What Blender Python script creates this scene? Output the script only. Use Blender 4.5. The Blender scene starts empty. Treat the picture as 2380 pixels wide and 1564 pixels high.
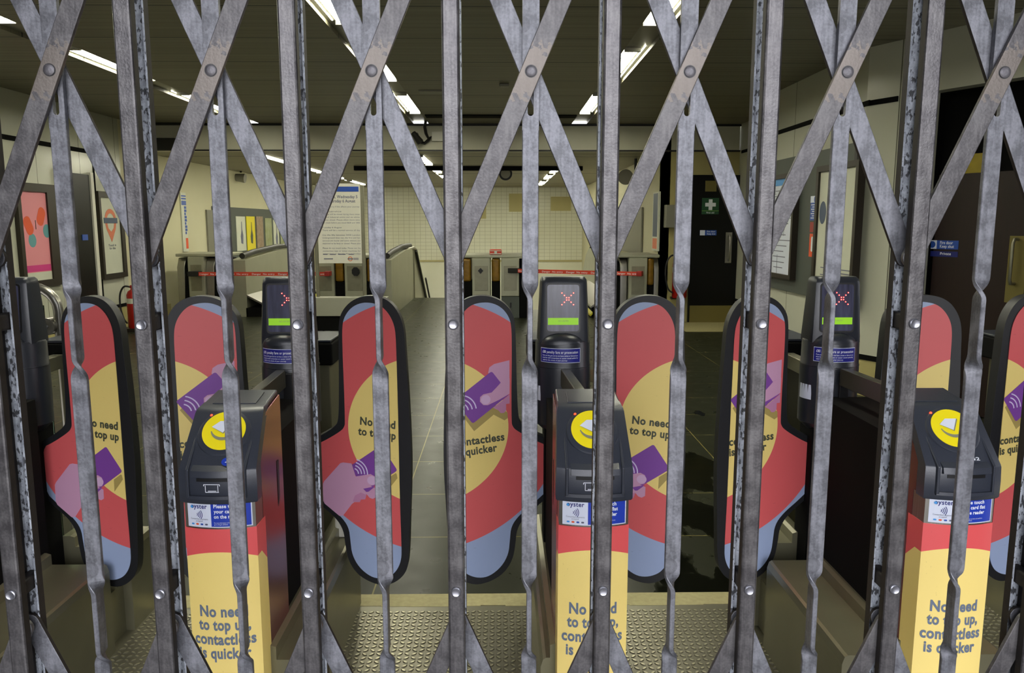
import bpy, bmesh, math, random
from mathutils import Vector, Matrix
random.seed(7)
C = bpy.context.scene.collection
PI = math.pi

# ------------------------------------------------------------------ camera, sky, exposure
F_PX, IW, IH = 1800.0, 2380, 1564
TH = math.atan(262/1800.0)          # pitch down
PS = math.atan(25/1800.0)           # yaw to the right
H = 1.42
cam_d = bpy.data.cameras.new('camera'); cam = bpy.data.objects.new('camera', cam_d); C.objects.link(cam)
cam.location = (0, 0, H)
cam.rotation_euler = (PI/2 - TH, 0, -PS)
cam_d.sensor_width = 36; cam_d.sensor_fit = 'HORIZONTAL'; cam_d.lens = 36*F_PX/IW
cam_d.clip_start = 0.05; cam_d.clip_end = 200
bpy.context.scene.camera = cam
vs = bpy.context.scene.view_settings
vs.view_transform = 'Standard'; vs.look = 'None'; vs.exposure = 0.22; vs.gamma = 1.0; vs.use_curve_mapping = False

w = bpy.data.worlds.new('street_sky'); bpy.context.scene.world = w; w.use_nodes = True
wn = w.node_tree.nodes; wl = w.node_tree.links
bg = wn['Background']; bg.inputs['Strength'].default_value = 10.0
tc = wn.new('ShaderNodeTexCoord'); sp = wn.new('ShaderNodeSeparateXYZ'); cr = wn.new('ShaderNodeValToRGB')
wl.new(tc.outputs['Generated'], sp.inputs[0]); wl.new(sp.outputs['Z'], cr.inputs['Fac']); wl.new(cr.outputs['Color'], bg.inputs['Color'])
cr.color_ramp.elements[0].position = 0.0; cr.color_ramp.elements[0].color = (0.16, 0.155, 0.15, 1)
cr.color_ramp.elements[1].position = 0.25; cr.color_ramp.elements[1].color = (0.93, 0.94, 1.0, 1)

LAMP = 38.0        # emission of the fluorescent diffusers

# ------------------------------------------------------------------ calibration helper: pixel + depth -> point in the hall
def ray(px, py):
    u = (px-IW/2)/F_PX; v = (IH/2-py)/F_PX; c, s = math.cos(TH), math.sin(TH)
    fw = c+v*s; up = v*c-s
    return (math.cos(PS)*u+math.sin(PS)*fw, -math.sin(PS)*u+math.cos(PS)*fw, up)
def atY(px, py, Y):
    r = ray(px, py); t = Y/r[1]; return Vector((r[0]*t, Y, H+r[2]*t))
def atX(px, py, X):
    r = ray(px, py); t = X/r[0]; return Vector((X, r[1]*t, H+r[2]*t))
def atZ(px, py, Z):
    r = ray(px, py); t = (Z-H)/r[2]; return Vector((r[0]*t, r[1]*t, Z))

# ------------------------------------------------------------------ materials
def lin(c):
    c = c/255.0
    return c/12.92 if c <= 0.04045 else ((c+0.055)/1.055)**2.4
def L3(rgb): return (lin(rgb[0]), lin(rgb[1]), lin(rgb[2]), 1)
def mat(name, rgb, rough=0.5, metal=0.0, var=0.0, scale=20.0, rgb2=None, bump=0.0, emit=0.0, coords='Object', stretch=None, detail=4.0, spec=0.5, alpha=None, trans=0.0):
    m = bpy.data.materials.new(name); m.use_nodes = True
    n = m.node_tree.nodes; l = m.node_tree.links; b = n['Principled BSDF']
    b.inputs['Base Color'].default_value = L3(rgb); b.inputs['Roughness'].default_value = rough; b.inputs['Metallic'].default_value = metal
    b.inputs['Specular IOR Level'].default_value = spec
    if trans: b.inputs['Transmission Weight'].default_value = trans
    if emit:
        b.inputs['Emission Color'].default_value = L3(rgb); b.inputs['Emission Strength'].default_value = emit
    if rgb2 is not None or bump:
        t = n.new('ShaderNodeTexCoord'); mp = n.new('ShaderNodeMapping'); nz = n.new('ShaderNodeTexNoise')
        l.new(t.outputs[coords], mp.inputs[0]); l.new(mp.outputs[0], nz.inputs['Vector'])
        if stretch: mp.inputs['Scale'].default_value = stretch
        nz.inputs['Scale'].default_value = scale; nz.inputs['Detail'].default_value = detail
        if rgb2 is not None:
            r = n.new('ShaderNodeValToRGB'); r.color_ramp.elements[0].position = 0.5-0.5*(1-var)*0.5-0.1; r.color_ramp.elements[1].position = 0.5+0.25*(1-var)+0.1
            r.color_ramp.elements[0].color = L3(rgb); r.color_ramp.elements[1].color = L3(rgb2)
            l.new(nz.outputs['Fac'], r.inputs[0]); l.new(r.outputs[0], b.inputs['Base Color'])
        if bump:
            bp = n.new('ShaderNodeBump'); bp.inputs['Strength'].default_value = bump; bp.inputs['Distance'].default_value = 0.002
            l.new(nz.outputs['Fac'], bp.inputs['Height']); l.new(bp.outputs[0], b.inputs['Normal'])
    return m
def NW(m): return m.node_tree.nodes, m.node_tree.links, m.node_tree.nodes['Principled BSDF']
def math_node(n, op, a=None, b=None):
    x = n.new('ShaderNodeMath'); x.operation = op
    if a is not None and not hasattr(a, 'is_linked'): x.inputs[0].default_value = a
    if b is not None and not hasattr(b, 'is_linked'): x.inputs[1].default_value = b
    return x
class G:   # small node-graph helper
    def __init__(s, m): s.n, s.l, s.b = NW(m)
    def m(s, op, a, b=None, c=None):
        x = s.n.new('ShaderNodeMath'); x.operation = op
        for i, v in enumerate((a, b, c)):
            if v is None: continue
            if isinstance(v, (int, float)): x.inputs[i].default_value = v
            else: s.l.new(v, x.inputs[i])
        return x.outputs[0]
    def xyz(s, coords='Object'):
        t = s.n.new('ShaderNodeTexCoord'); p = s.n.new('ShaderNodeSeparateXYZ'); s.l.new(t.outputs[coords], p.inputs[0]); return p.outputs[0], p.outputs[1], p.outputs[2], t.outputs[coords]
    def mix(s, f, a, b):
        x = s.n.new('ShaderNodeMix'); x.data_type = 'RGBA'
        if isinstance(f, (int, float)): x.inputs[0].default_value = f
        else: s.l.new(f, x.inputs[0])
        for i, v in ((6, a), (7, b)):
            if isinstance(v, tuple): x.inputs[i].default_value = v
            else: s.l.new(v, x.inputs[i])
        return x.outputs[2]
    def noise(s, vec, scale, detail=4.0, stretch=None):
        if stretch:
            mp = s.n.new('ShaderNodeMapping'); mp.inputs['Scale'].default_value = stretch; s.l.new(vec, mp.inputs[0]); vec = mp.outputs[0]
        z = s.n.new('ShaderNodeTexNoise'); z.inputs['Scale'].default_value = scale; z.inputs['Detail'].default_value = detail; s.l.new(vec, z.inputs['Vector']); return z.outputs['Fac']
    def ramp(s, f, p0, c0, p1, c1):
        r = s.n.new('ShaderNodeValToRGB'); e = r.color_ramp.elements; e[0].position = p0; e[0].color = c0; e[1].position = p1; e[1].color = c1; s.l.new(f, r.inputs[0]); return r.outputs[0]
    def bump(s, h, st, dist=0.002):
        b = s.n.new('ShaderNodeBump'); b.inputs['Strength'].default_value = st; b.inputs['Distance'].default_value = dist; s.l.new(h, b.inputs['Height']); s.l.new(b.outputs[0], s.b.inputs['Normal'])

M = {}
def galv(name, c0, c1, rough, metal, spots=True, speck=0.0):
    m = mat(name, c0, rough, metal); g = G(m); x, y, z, v = g.xyz('Object')
    n1 = g.noise(v, 55, 6); n2 = g.noise(v, 420, 3); n3 = g.noise(v, 300, 4, (1, 1, 0.08))
    f = g.m('ADD', g.m('MULTIPLY', n1, 0.55), g.m('ADD', g.m('MULTIPLY', n2, 0.2), g.m('MULTIPLY', n3, 0.25)))
    col = g.ramp(f, 0.42, L3(c0), 0.60, L3(c1))
    if spots:
        vo = g.n.new('ShaderNodeTexVoronoi'); vo.inputs['Scale'].default_value = 34; g.l.new(v, vo.inputs['Vector'])
        d = g.m('LESS_THAN', vo.outputs['Distance'], 0.30); sel = g.n.new('ShaderNodeSeparateColor'); g.l.new(vo.outputs['Color'], sel.inputs[0])
        d = g.m('MULTIPLY', d, g.m('GREATER_THAN', sel.outputs[0], 0.62))
        col = g.mix(g.m('MULTIPLY', d, 0.35), col, L3(tuple(int(k*0.72) for k in c0)))
    if speck:
        s = g.ramp(g.noise(v, 330, 5, (1, 1, 0.5)), 0.54, (0, 0, 0, 1), 0.60, (1, 1, 1, 1))
        col = g.mix(g.m('MULTIPLY', s, speck), col, L3((28, 28, 30)))
    g.l.new(col, g.b.inputs['Base Color']); g.bump(n2, 0.25, 0.0008)
    rr = g.m('ADD', g.m('MULTIPLY', n1, 0.3), rough-0.15); g.l.new(rr, g.b.inputs['Roughness'])
    return m
M['galv'] = galv('galvanised_steel', (82, 83, 88), (122, 123, 130), 0.48, 0.45)
M['galv_worn'] = galv('galvanised_steel_worn', (80, 78, 82), (110, 108, 112), 0.46, 0.45, spots=False)
M['channel'] = galv('drawn_steel', (66, 64, 66), (98, 96, 97), 0.36, 0.55, spots=False)
M['channel_in'] = galv('galvanised_channel_inside', (132, 137, 146), (186, 192, 202), 0.55, 0.15, spots=False, speck=0.9)
def lattice_front():
    m = galv('worn_lattice_steel', (68, 66, 68), (98, 96, 97), 0.44, 0.45, spots=False); g = G(m); x, y, z, v = g.xyz('Object')
    d = g.m('MINIMUM', g.m('ABSOLUTE', g.m('SUBTRACT', z, 1.562)), g.m('ABSOLUTE', g.m('SUBTRACT', z, .83)))
    d = g.m('ADD', d, g.m('MULTIPLY', g.m('SUBTRACT', g.noise(v, 150, 8), .5), .06)); f = g.m('LESS_THAN', d, .022)
    old = g.b.inputs['Base Color'].links[0].from_socket
    g.l.new(g.mix(g.m('MULTIPLY', f, .6), old, L3((116, 107, 98))), g.b.inputs['Base Color']); return m
M['lattice_front'] = lattice_front()
M['dark_iron_and_side_shade'] = mat('dark_iron_and_side_shade', (52, 47, 44), 0.6, 0.5, rgb2=(36, 33, 32), scale=90, bump=0.2)  # iron of spacers and tracks; also painted shade on channel and bar sides
M['bolt'] = mat('zinc_bolt', (170, 172, 182), 0.3, 0.9, rgb2=(150, 150, 158), scale=300, bump=0.1)
M['black_rubber'] = mat('black_rubber', (26, 27, 31), 0.5, 0, rgb2=(22, 23, 26), scale=60, bump=0.15)
M['black'] = mat('black_plastic', (18, 18, 20), 0.4)
M['black_matt'] = mat('black_matt', (7, 7, 7), 0.85, spec=.15)
M['grey_plastic'] = mat('slate_grey_plastic', (52, 56, 67), 0.33, 0, rgb2=(48, 52, 62), scale=400, bump=0.12)
M['post_plastic'] = mat('charcoal_post_plastic', (38, 41, 49), 0.32, 0, rgb2=(35, 38, 45), scale=400, bump=0.12)
M['steel'] = mat('brushed_stainless', (168, 165, 158), 0.32, 0.95, rgb2=(140, 138, 130), scale=60, stretch=(8, 8, 0.3), bump=0.05)
M['steel_dull'] = mat('dull_stainless', (150, 147, 128), 0.42, 0.8, rgb2=(132, 130, 112), scale=12, bump=0.05)
M['rail_grey'] = mat('satin_grey_rail', (78, 78, 68), 0.35, 0.6)
M['olive_metal'] = mat('painted_barrier_plinth', (126, 123, 100), 0.34, 0.5, rgb2=(110, 107, 86), scale=6, bump=0.04)
M['gold'] = mat('amber_handrail', (140, 104, 22), 0.3, 0.3, rgb2=(96, 70, 14), scale=9, stretch=(1, 1, 2))
M['white_paint'] = mat('white_paint', (222, 220, 208), 0.5, rgb2=(210, 208, 194), scale=4)
M['white_label'] = mat('white_label', (214, 220, 236), 0.35)
M['blue_label'] = mat('blue_label', (32, 60, 172), 0.35)
M['navy'] = mat('navy_print', (24, 34, 110), 0.4)
M['navy_sticker'] = mat('navy_sticker', (30, 34, 128), 0.35)
M['cyan'] = mat('cyan_print', (70, 150, 220), 0.4)
M['slate_text'] = mat('slate_lettering', (104, 116, 136), 0.5)
M['olive_text'] = mat('dark_olive_lettering', (70, 74, 58), 0.5)
M['white_text'] = mat('white_lettering', (228, 232, 240), 0.45)
M['grey_text'] = mat('grey_lettering', (96, 100, 122), 0.5)
M['reader_yellow'] = mat('reader_yellow', (240, 222, 28), 0.35)
M['swoosh'] = mat('swoosh_grey', (132, 132, 112), 0.4)
M['green_label'] = mat('lime_label', (150, 214, 26), 0.45, emit=0.25)
M['led'] = mat('red_led', (255, 24, 34), 0.4, emit=5.0)
M['led_core'] = mat('led_core', (255, 196, 150), 0.4, emit=5.0)
M['led_small'] = mat('small_red_led', (255, 60, 30), 0.4, emit=3.0)
M['purple'] = mat('card_purple', (122, 66, 152), 0.5)
M['pink'] = mat('hand_pink', (198, 150, 180), 0.5)
M['pink2'] = mat('hand_pink_dark', (186, 128, 164), 0.5)
M['nail'] = mat('nail_pink', (206, 172, 204), 0.5)
M['tan'] = mat('tan_card_shadow_print', (168, 148, 84), 0.5)
M['lilac'] = mat('lilac_waves', (212, 198, 232), 0.5)
M['screen'] = mat('dark_screen_glass', (26, 26, 44), 0.12, 0.0, rgb2=(92, 94, 122), scale=26, stretch=(2, 1, 0.25), spec=0.8)
M['lamp'] = mat('fluorescent_diffuser', (255, 252, 228), 0.5, emit=LAMP)
M['cream'] = mat('cream_painted_wall', (204, 200, 168), 0.65, rgb2=(194, 189, 154), scale=1.3)
M['cream_dark'] = mat('tan_painted_wall', (178, 168, 112), 0.6, rgb2=(166, 156, 102), scale=2)
M['door_black'] = mat('black_gloss_door', (5, 5, 5), 0.35, spec=.25)
M['door_brown'] = mat('dark_red_brown_door', (34, 9, 7), 0.45, rgb2=(20, 5, 4), scale=7, stretch=(6, 6, 0.4))
M['pale_panel'] = mat('pale_metal_panel', (160, 160, 144), 0.4, .2)
M['kick'] = mat('brass_kick_plate', (122, 112, 62), 0.4, 0.4)
M['board_grey'] = mat('dark_grey_board', (72, 78, 72), 0.5)
M['frame_dark'] = mat('dark_bronze_frame', (46, 40, 32), 0.4, 0.3)
M['paper'] = mat('poster_paper', (206, 208, 190), 0.5, rgb2=(198, 200, 182), scale=5)
M['poster_pink'] = mat('poster_pink', (224, 140, 150), 0.5)
M['magenta'] = mat('magenta_print', (206, 52, 130), 0.5)
M['orange'] = mat('orange_print', (222, 84, 40), 0.5)
M['orange_pale'] = mat('pale_orange_print', (216, 120, 84), 0.5)
M['teal'] = mat('teal_print', (92, 150, 156), 0.5)
M['roundel_blue'] = mat('grey_blue_print', (70, 84, 108), 0.5)
M['poster_yellow'] = mat('yellow_print', (220, 204, 30), 0.5)
M['olive_print'] = mat('olive_print', (128, 132, 70), 0.5, rgb2=(170, 176, 150), scale=6)
M['brown_print'] = mat('brown_print', (120, 92, 70), 0.5, rgb2=(168, 150, 126), scale=12)
M['sign_blue'] = mat('sign_blue', (36, 78, 168), 0.4)
M['sign_green'] = mat('sign_green', (22, 72, 44), 0.4)
M['green_line'] = mat('green_line', (120, 168, 70), 0.4)
M['red'] = mat('extinguisher_red', (150, 20, 12), 0.3)
M['red_sign'] = mat('red_sign', (150, 34, 30), 0.4)
M['tape_red'] = mat('red_belt', (206, 60, 36), 0.5)
M['bulk'] = mat('bulkhead_panel', (208, 206, 184), 0.5, rgb2=(198, 196, 174), scale=1.5)
M['conduit'] = mat('black_conduit', (24, 23, 18), 0.5)
M['grey_box'] = mat('grey_enclosure', (128, 126, 112), 0.45, 0.2)
M['concrete'] = mat('threshold_concrete', (176, 168, 122), 0.7, rgb2=(150, 142, 100), scale=50, bump=0.5)
M['pavement'] = mat('pavement', (92, 90, 88), 0.8, rgb2=(78, 76, 74), scale=20, bump=0.3)
M['baffle'] = mat('porch_baffle_dark', (48, 47, 45), 0.7)  # near-black, for the unseen porch that narrows the daylight
M['yellow_line'] = mat('yellow_edge', (214, 206, 40), 0.5)
M['yellow_tile'] = mat('yellow_tile', (170, 150, 30), 0.4, rgb2=(140, 122, 20), scale=12)
M['hall_floor_dark'] = mat('escalator_steps', (60, 58, 46), 0.4, 0.6)
M['escal_panel'] = mat('escalator_panel', (168, 168, 148), 0.42, 0.35, rgb2=(152, 152, 132), scale=3)

# glass
gm = mat('greenish_glass', (176, 214, 190), 0.04, trans=1.0); M['glass'] = gm

# paddle art: concentric discs about the middle of the walkway
def art_mat():
    m = mat('barrier_art', (200, 60, 66), 0.42); g = G(m); x, y, z, v = g.xyz('Object')
    dz = g.m('SUBTRACT', z, ART_Z)
    r1 = g.m('SQRT', g.m('ADD', g.m('POWER', g.m('DIVIDE', x, .266), 2.0), g.m('POWER', g.m('DIVIDE', dz, .248), 2.0)))
    dz2 = g.m('SUBTRACT', dz, .0145)
    r2 = g.m('SQRT', g.m('ADD', g.m('POWER', g.m('DIVIDE', x, .266), 2.0), g.m('POWER', g.m('DIVIDE', dz2, .248), 2.0)))
    blue = L3((152, 168, 200)); red = L3((212, 92, 94)); yel = L3((234, 210, 126))
    c = g.mix(g.m('LESS_THAN', r2, 1.70), blue, red)
    c = g.mix(g.m('LESS_THAN', r1, 1.0), c, yel)
    sc = g.ramp(g.noise(v, 40, 5, (1, 1, 6)), 0.70, (0, 0, 0, 1), 0.74, (1, 1, 1, 1))
    c = g.mix(g.m('MULTIPLY', sc, 0.25), c, L3((90, 60, 60)))
    g.l.new(c, g.b.inputs['Base Color']); return m
ART_Z = atY(993, 996, 2.49).z
M['art'] = art_mat()
def nose_mat():
    m = mat('cabinet_wrap', (236, 206, 92), 0.42); g = G(m); x, y, z, v = g.xyz('Object')
    yel = L3((246, 220, 132)); red = L3((226, 88, 90))
    # red above a wide arc
    lim = g.m('SUBTRACT', .636, g.m('MULTIPLY', g.m('POWER', x, 2.0), 2.2))
    lim = g.m('SUBTRACT', lim, g.m('MULTIPLY', g.m('MAXIMUM', g.m('SUBTRACT', y, .03), 0.0), 0.9))
    c = g.mix(g.m('GREATER_THAN', z, lim), yel, red)
    sc = g.ramp(g.noise(v, 60, 5, (3, 1, 1)), 0.72, (0, 0, 0, 1), 0.75, (1, 1, 1, 1))
    c = g.mix(g.m('MULTIPLY', sc, 0.35), c, L3((120, 80, 60)))
    g.l.new(c, g.b.inputs['Base Color']); return m
M['nose'] = nose_mat()
M['side'] = mat('polished_side_red_sheen', (150, 92, 84), 0.24, 0.75, rgb2=(128, 74, 86), scale=3)  # polished metal, red reflection of the paddle art put into its colour

# slate tile floor with thin joints and wet patches
def floor_mat():
    m = mat('slate_tile_floor', (96, 98, 76), 0.3, spec=.10); g = G(m); x, y, z, v = g.xyz('Object')
    def joint(c, off, pitch, wd):
        f = g.m('FRACT', g.m('ADD', g.m('DIVIDE', c, pitch), off)); return g.m('LESS_THAN', f, wd/pitch)
    # joints: across every 0.6, along every 0.9
    j = g.m('MAXIMUM', joint(y, .07, .57, .006), joint(x, .56, .90, .006))
    n1 = g.noise(v, 1.1, 6); n2 = g.noise(v, 9, 6)
    base = g.ramp(n1, .35, L3((38, 40, 30)), .7, L3((46, 48, 36)))
    base = g.mix(g.m('MULTIPLY', g.ramp(n2, .5, (0, 0, 0, 1), .8, (1, 1, 1, 1)), .3), base, L3((34, 36, 27)))
    wet = g.ramp(g.m('ADD', g.m('MULTIPLY', g.noise(v, 3.4, 9, (1, .5, 1)), .8), g.m('MULTIPLY', g.m('SUBTRACT', 1.0, g.m('MINIMUM', g.m('ABSOLUTE', g.m('SUBTRACT', x, .95)), 1.0)), .26)), .597, (0, 0, 0, 1), .615, (1, 1, 1, 1))
    lim = g.m('MULTIPLY', g.m('GREATER_THAN', x, -.2), g.m('LESS_THAN', y, 7.5)); wet = g.m('MULTIPLY', wet, lim)
    c = g.mix(j, base, L3((120, 112, 66))); c = g.mix(g.m('MULTIPLY', wet, .92), c, L3((10, 11, 8)))
    g.l.new(c, g.b.inputs['Base Color'])
    r = g.m('ADD', g.m('MULTIPLY', n2, .16), .22); r = g.m('SUBTRACT', r, g.m('MULTIPLY', wet, .18)); g.l.new(g.m('MAXIMUM', r, .06), g.b.inputs['Roughness'])
    g.bump(g.noise(v, 9, 3), .12, .002); return m
M['floor'] = floor_mat()
def ceil_mat(name, c, pitch, wide):
    m = mat(name, c, .5); g = G(m); x, y, z, v = g.xyz('Object')
    f = g.m('FRACT', g.m('DIVIDE', y, pitch)); j = g.m('LESS_THAN', f, .07)
    f2 = g.m('FRACT', g.m('DIVIDE', y, wide)); j2 = g.m('LESS_THAN', f2, .022)
    n1 = g.noise(v, 3, 4, (.15, 4, 1))
    base = g.ramp(n1, .35, L3(c), .7, L3(tuple(int(k*.9) for k in c)))
    cc = g.mix(g.m('MULTIPLY', j, .5), base, L3((40, 36, 20))); cc = g.mix(g.m('MULTIPLY', j2, .95), cc, L3((16, 14, 8)))
    g.l.new(cc, g.b.inputs['Base Color']); g.bump(g.m('SUBTRACT', 1.0, j), .5, .004); return m
M['ceiling'] = ceil_mat('slatted_metal_ceiling', (128, 124, 102), .1, .876)
M['trough'] = mat('light_trough', (132, 130, 112), .4)
M['ceiling2'] = ceil_mat('low_metal_ceiling', (140, 134, 108), .3, 4.0)
def panel_mat():
    m = mat('enamel_wall_panel', (206, 206, 180), .22); g = G(m); x, y, z, v = g.xyz('Object')
    f = g.m('FRACT', g.m('ADD', g.m('DIVIDE', y, .90), .20)); j = g.m('LESS_THAN', f, .010)
    n1 = g.noise(v, .8, 3)
    base = g.ramp(n1, .35, L3((186, 187, 170)), .7, L3((196, 197, 180)))
    g.l.new(g.mix(g.m('MULTIPLY', j, .8), base, L3((50, 48, 34))), g.b.inputs['Base Color']); return m
M['panel'] = panel_mat()
def tile_mat():
    m = mat('cream_wall_tiles', (206, 204, 168), .3); g = G(m); x, y, z, v = g.xyz('Object')
    p = .152
    j = g.m('MAXIMUM', g.m('LESS_THAN', g.m('FRACT', g.m('DIVIDE', x, p)), .06), g.m('LESS_THAN', g.m('FRACT', g.m('DIVIDE', z, p*.66)), .08))
    j = g.m('MULTIPLY', j, g.m('GREATER_THAN', z, .40))
    n1 = g.noise(v, .7, 5)
    base = g.ramp(n1, .3, L3((200, 199, 172)), .7, L3((218, 218, 196)))
    pl = g.m('MULTIPLY', g.m('GREATER_THAN', n1, .56), .5)
    c = g.mix(g.m('MULTIPLY', j, .55), base, L3((120, 114, 76)))
    g.l.new(c, g.b.inputs['Base Color']); return m
M['tiles'] = tile_mat()
M['tread'] = mat('checker_plate', (118, 115, 98), .36, .6, rgb2=(100, 97, 80), scale=8, bump=.15)

M['tread_worn'] = mat('worn_plate_lugs', (170, 166, 138), .32, .6)
# ------------------------------------------------------------------ mesh helpers
def box(bm, x0, x1, y0, y1, z0, z1, mi=0):
    v = [bm.verts.new(p) for p in ((x0,y0,z0),(x1,y0,z0),(x1,y1,z0),(x0,y1,z0),(x0,y0,z1),(x1,y0,z1),(x1,y1,z1),(x0,y1,z1))]
    for f in ((3,2,1,0),(4,5,6,7),(0,1,5,4),(1,2,6,5),(2,3,7,6),(3,0,4,7)):
        bm.faces.new([v[i] for i in f]).material_index = mi
    return v
def loft(bm, rings, cap=True, closed=True):
    R = [[bm.verts.new(p) for p in r] for r in rings]; n = len(R[0])
    for a, b in zip(R, R[1:]):
        for i in range(n if closed else n-1):
            j = (i+1) % n
            try: bm.faces.new((a[i], a[j], b[j], b[i]))
            except ValueError: pass
    if cap:
        for r, rev in ((R[0], True), (R[-1], False)):
            try: bm.faces.new(list(reversed(r)) if rev else r)
            except ValueError: pass
    return R
def tube(bm, pts, r, n=12, cap=True):
    pts = [Vector(p) for p in pts]; rings = []
    rr = r if isinstance(r, (list, tuple)) else [r]*len(pts)
    t0 = (pts[1]-pts[0]).normalized(); up = Vector((0,0,1)) if abs(t0.z) < .9 else Vector((0,1,0))
    u = t0.cross(up).normalized()
    for i, p in enumerate(pts):
        if i == 0: t = (pts[1]-p)
        elif i == len(pts)-1: t = (p-pts[i-1])
        else: t = (pts[i+1]-p).normalized()+(p-pts[i-1]).normalized()
        t.normalize(); u = (u - t*u.dot(t)).normalized(); v = t.cross(u)
        rings.append([p+(u*math.cos(2*PI*k/n)+v*math.sin(2*PI*k/n))*rr[i] for k in range(n)])
    loft(bm, rings, cap)
def cyl(bm, p0, p1, r0, r1=None, n=16): tube(bm, [p0, p1], [r0, r0 if r1 is None else r1], n)
def prism(bm, pts, d, mi=0):
    """pts: 3-D loop (planar), d: offset vector; a solid between loop and loop+d"""
    d = Vector(d); a = [bm.verts.new(Vector(p)) for p in pts]; b = [bm.verts.new(Vector(p)+d) for p in pts]; n = len(a)
    f1 = bm.faces.new(a); f2 = bm.faces.new(list(reversed(b))); f1.normal_update(); f2.normal_update()
    for i in range(n):
        j = (i+1) % n; bm.faces.new((a[j], a[i], b[i], b[j]))
    bmesh.ops.triangulate(bm, faces=[f1, f2])
def obj(name, bm, m, parent=None, smooth=False, bevel=0.0, seg=2, loc=None, recalc=True):
    if recalc: bmesh.ops.recalc_face_normals(bm, faces=bm.faces)
    me = bpy.data.meshes.new(name); bm.to_mesh(me); bm.free()
    o = bpy.data.objects.new(name, me); C.objects.link(o)
    ms = m if isinstance(m, (list, tuple)) else [m]
    for k in ms: me.materials.append(M[k] if isinstance(k, str) else k)
    if smooth:
        for p in me.polygons: p.use_smooth = True
        md = o.modifiers.new('edge', 'EDGE_SPLIT'); md.split_angle = math.radians(38)
    if bevel:
        md = o.modifiers.new('bevel', 'BEVEL'); md.width = bevel; md.segments = seg; md.limit_method = 'ANGLE'; md.angle_limit = math.radians(35)
        for p in me.polygons: p.use_smooth = True
        wn_ = o.modifiers.new('wn', 'WEIGHTED_NORMAL'); wn_.keep_sharp = False
    if parent: o.parent = parent
    if loc is not None: o.location = loc
    return o
def B(name, m, x0, x1, y0, y1, z0, z1, parent=None, bevel=0.0):
    bm = bmesh.new(); box(bm, min(x0,x1), max(x0,x1), min(y0,y1), max(y0,y1), min(z0,z1), max(z0,z1)); return obj(name, bm, m, parent, bevel=bevel)
def tag(o, label=None, cat=None, group=None, kind=None):
    if label: o['label'] = label
    if cat: o['category'] = cat
    if group: o['group'] = group
    if kind: o['kind'] = kind
    return o
def thing(name, label, cat, loc=(0,0,0), group=None):
    o = bpy.data.objects.new(name, None); C.objects.link(o); o.location = loc; o.empty_display_size = .1
    return tag(o, label, cat, group)
def struct(o): o['kind'] = 'structure'; return o
def copy_tree(o, parent=None):
    c = o.copy(); C.objects.link(c)
    if parent: c.parent = parent
    for ch in list(o.children): copy_tree(ch, c)
    return c
_deps = None
def text_mesh(s, width=None, height=None, bold=0.0, spacing=1.07, align='CENTER', shear=0.0):
    cu = bpy.data.curves.new('t', 'FONT'); cu.body = s; cu.size = 1; cu.offset = bold; cu.space_character = spacing
    cu.align_x = 'LEFT'; cu.resolution_u = 3; cu.fill_mode = 'FRONT'; cu.shear = shear
    o = bpy.data.objects.new('t', cu); C.objects.link(o)
    bpy.context.view_layer.update()
    me = bpy.data.meshes.new_from_object(o.evaluated_get(bpy.context.evaluated_depsgraph_get()))
    bpy.data.objects.remove(o); bpy.data.curves.remove(cu)
    xs = [v.co.x for v in me.vertices]; x0, x1 = min(xs), max(xs)
    sx = width/(x1-x0) if width else height
    sy = height if height else sx
    off = {'CENTER': (x0+x1)/2, 'LEFT': x0, 'RIGHT': x1}[align]
    for v in me.vertices: v.co = Vector(((v.co.x-off)*sx, v.co.y*sy, 0))
    return me
def lettering(lines, m, parent, place, name='lettering', bold=0.02, warp=None):
    """lines: (string, centre_x, baseline_y, width, size, align, rot) in the 2-D frame of place(x,y)->Vector"""
    bm = bmesh.new()
    for ln in lines:
        s, cx_, by, wd, ht, al, rot = ln
        me = text_mesh(s, wd, ht, bold, align=al)
        c, sn = math.cos(rot), math.sin(rot)
        for v in me.vertices:
            x, y = v.co.x*c-v.co.y*sn+cx_, v.co.x*sn+v.co.y*c+by
            v.co = place(x, y)
        bm.from_mesh(me); bpy.data.meshes.remove(me)
    return obj(name, bm, m, parent, recalc=False)
def flat(name, m, pts, parent, d):
    bm = bmesh.new(); prism(bm, pts, d); return obj(name, bm, m, parent)
def ell(cx, cy, rx, ry, n=40, a0=0, a1=2*PI):
    return [(cx+rx*math.cos(a0+(a1-a0)*i/n), cy+ry*math.sin(a0+(a1-a0)*i/n)) for i in range(n + (0 if abs(a1-a0-2*PI) < 1e-6 else 1))]
def arc_band(cx, cy, r0, r1, a0, a1, n=12):
    return [(cx+r1*math.cos(a0+(a1-a0)*i/n), cy+r1*math.sin(a0+(a1-a0)*i/n)) for i in range(n+1)] + \
           [(cx+r0*math.cos(a1+(a0-a1)*i/n), cy+r0*math.sin(a1+(a0-a1)*i/n)) for i in range(n+1)]
def rrect(x0, x1, y0, y1, r, n=5):
    p = []
    for cx_, cy_, a in ((x1-r, y1-r, 0), (x0+r, y1-r, PI/2), (x0+r, y0+r, PI), (x1-r, y0+r, 1.5*PI)):
        p += [(cx_+r*math.cos(a+PI/2*i/n), cy_+r*math.sin(a+PI/2*i/n)) for i in range(n+1)]
    return p
def round_poly(pts, r, n=4):
    out = []; N = len(pts)
    for i in range(N):
        p0, p1, p2 = Vector(pts[i-1]), Vector(pts[i]), Vector(pts[(i+1) % N])
        a = (p0-p1); b = (p2-p1); k = min(r, a.length*.45, b.length*.45); a = p1+a.normalized()*k; b = p1+b.normalized()*k
        for j in range(n+1):
            t = j/n; q = a*(1-t)**2+p1*2*t*(1-t)+b*t*t; out.append((q.x, q.y))
    return out

exec_parts = []
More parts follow.
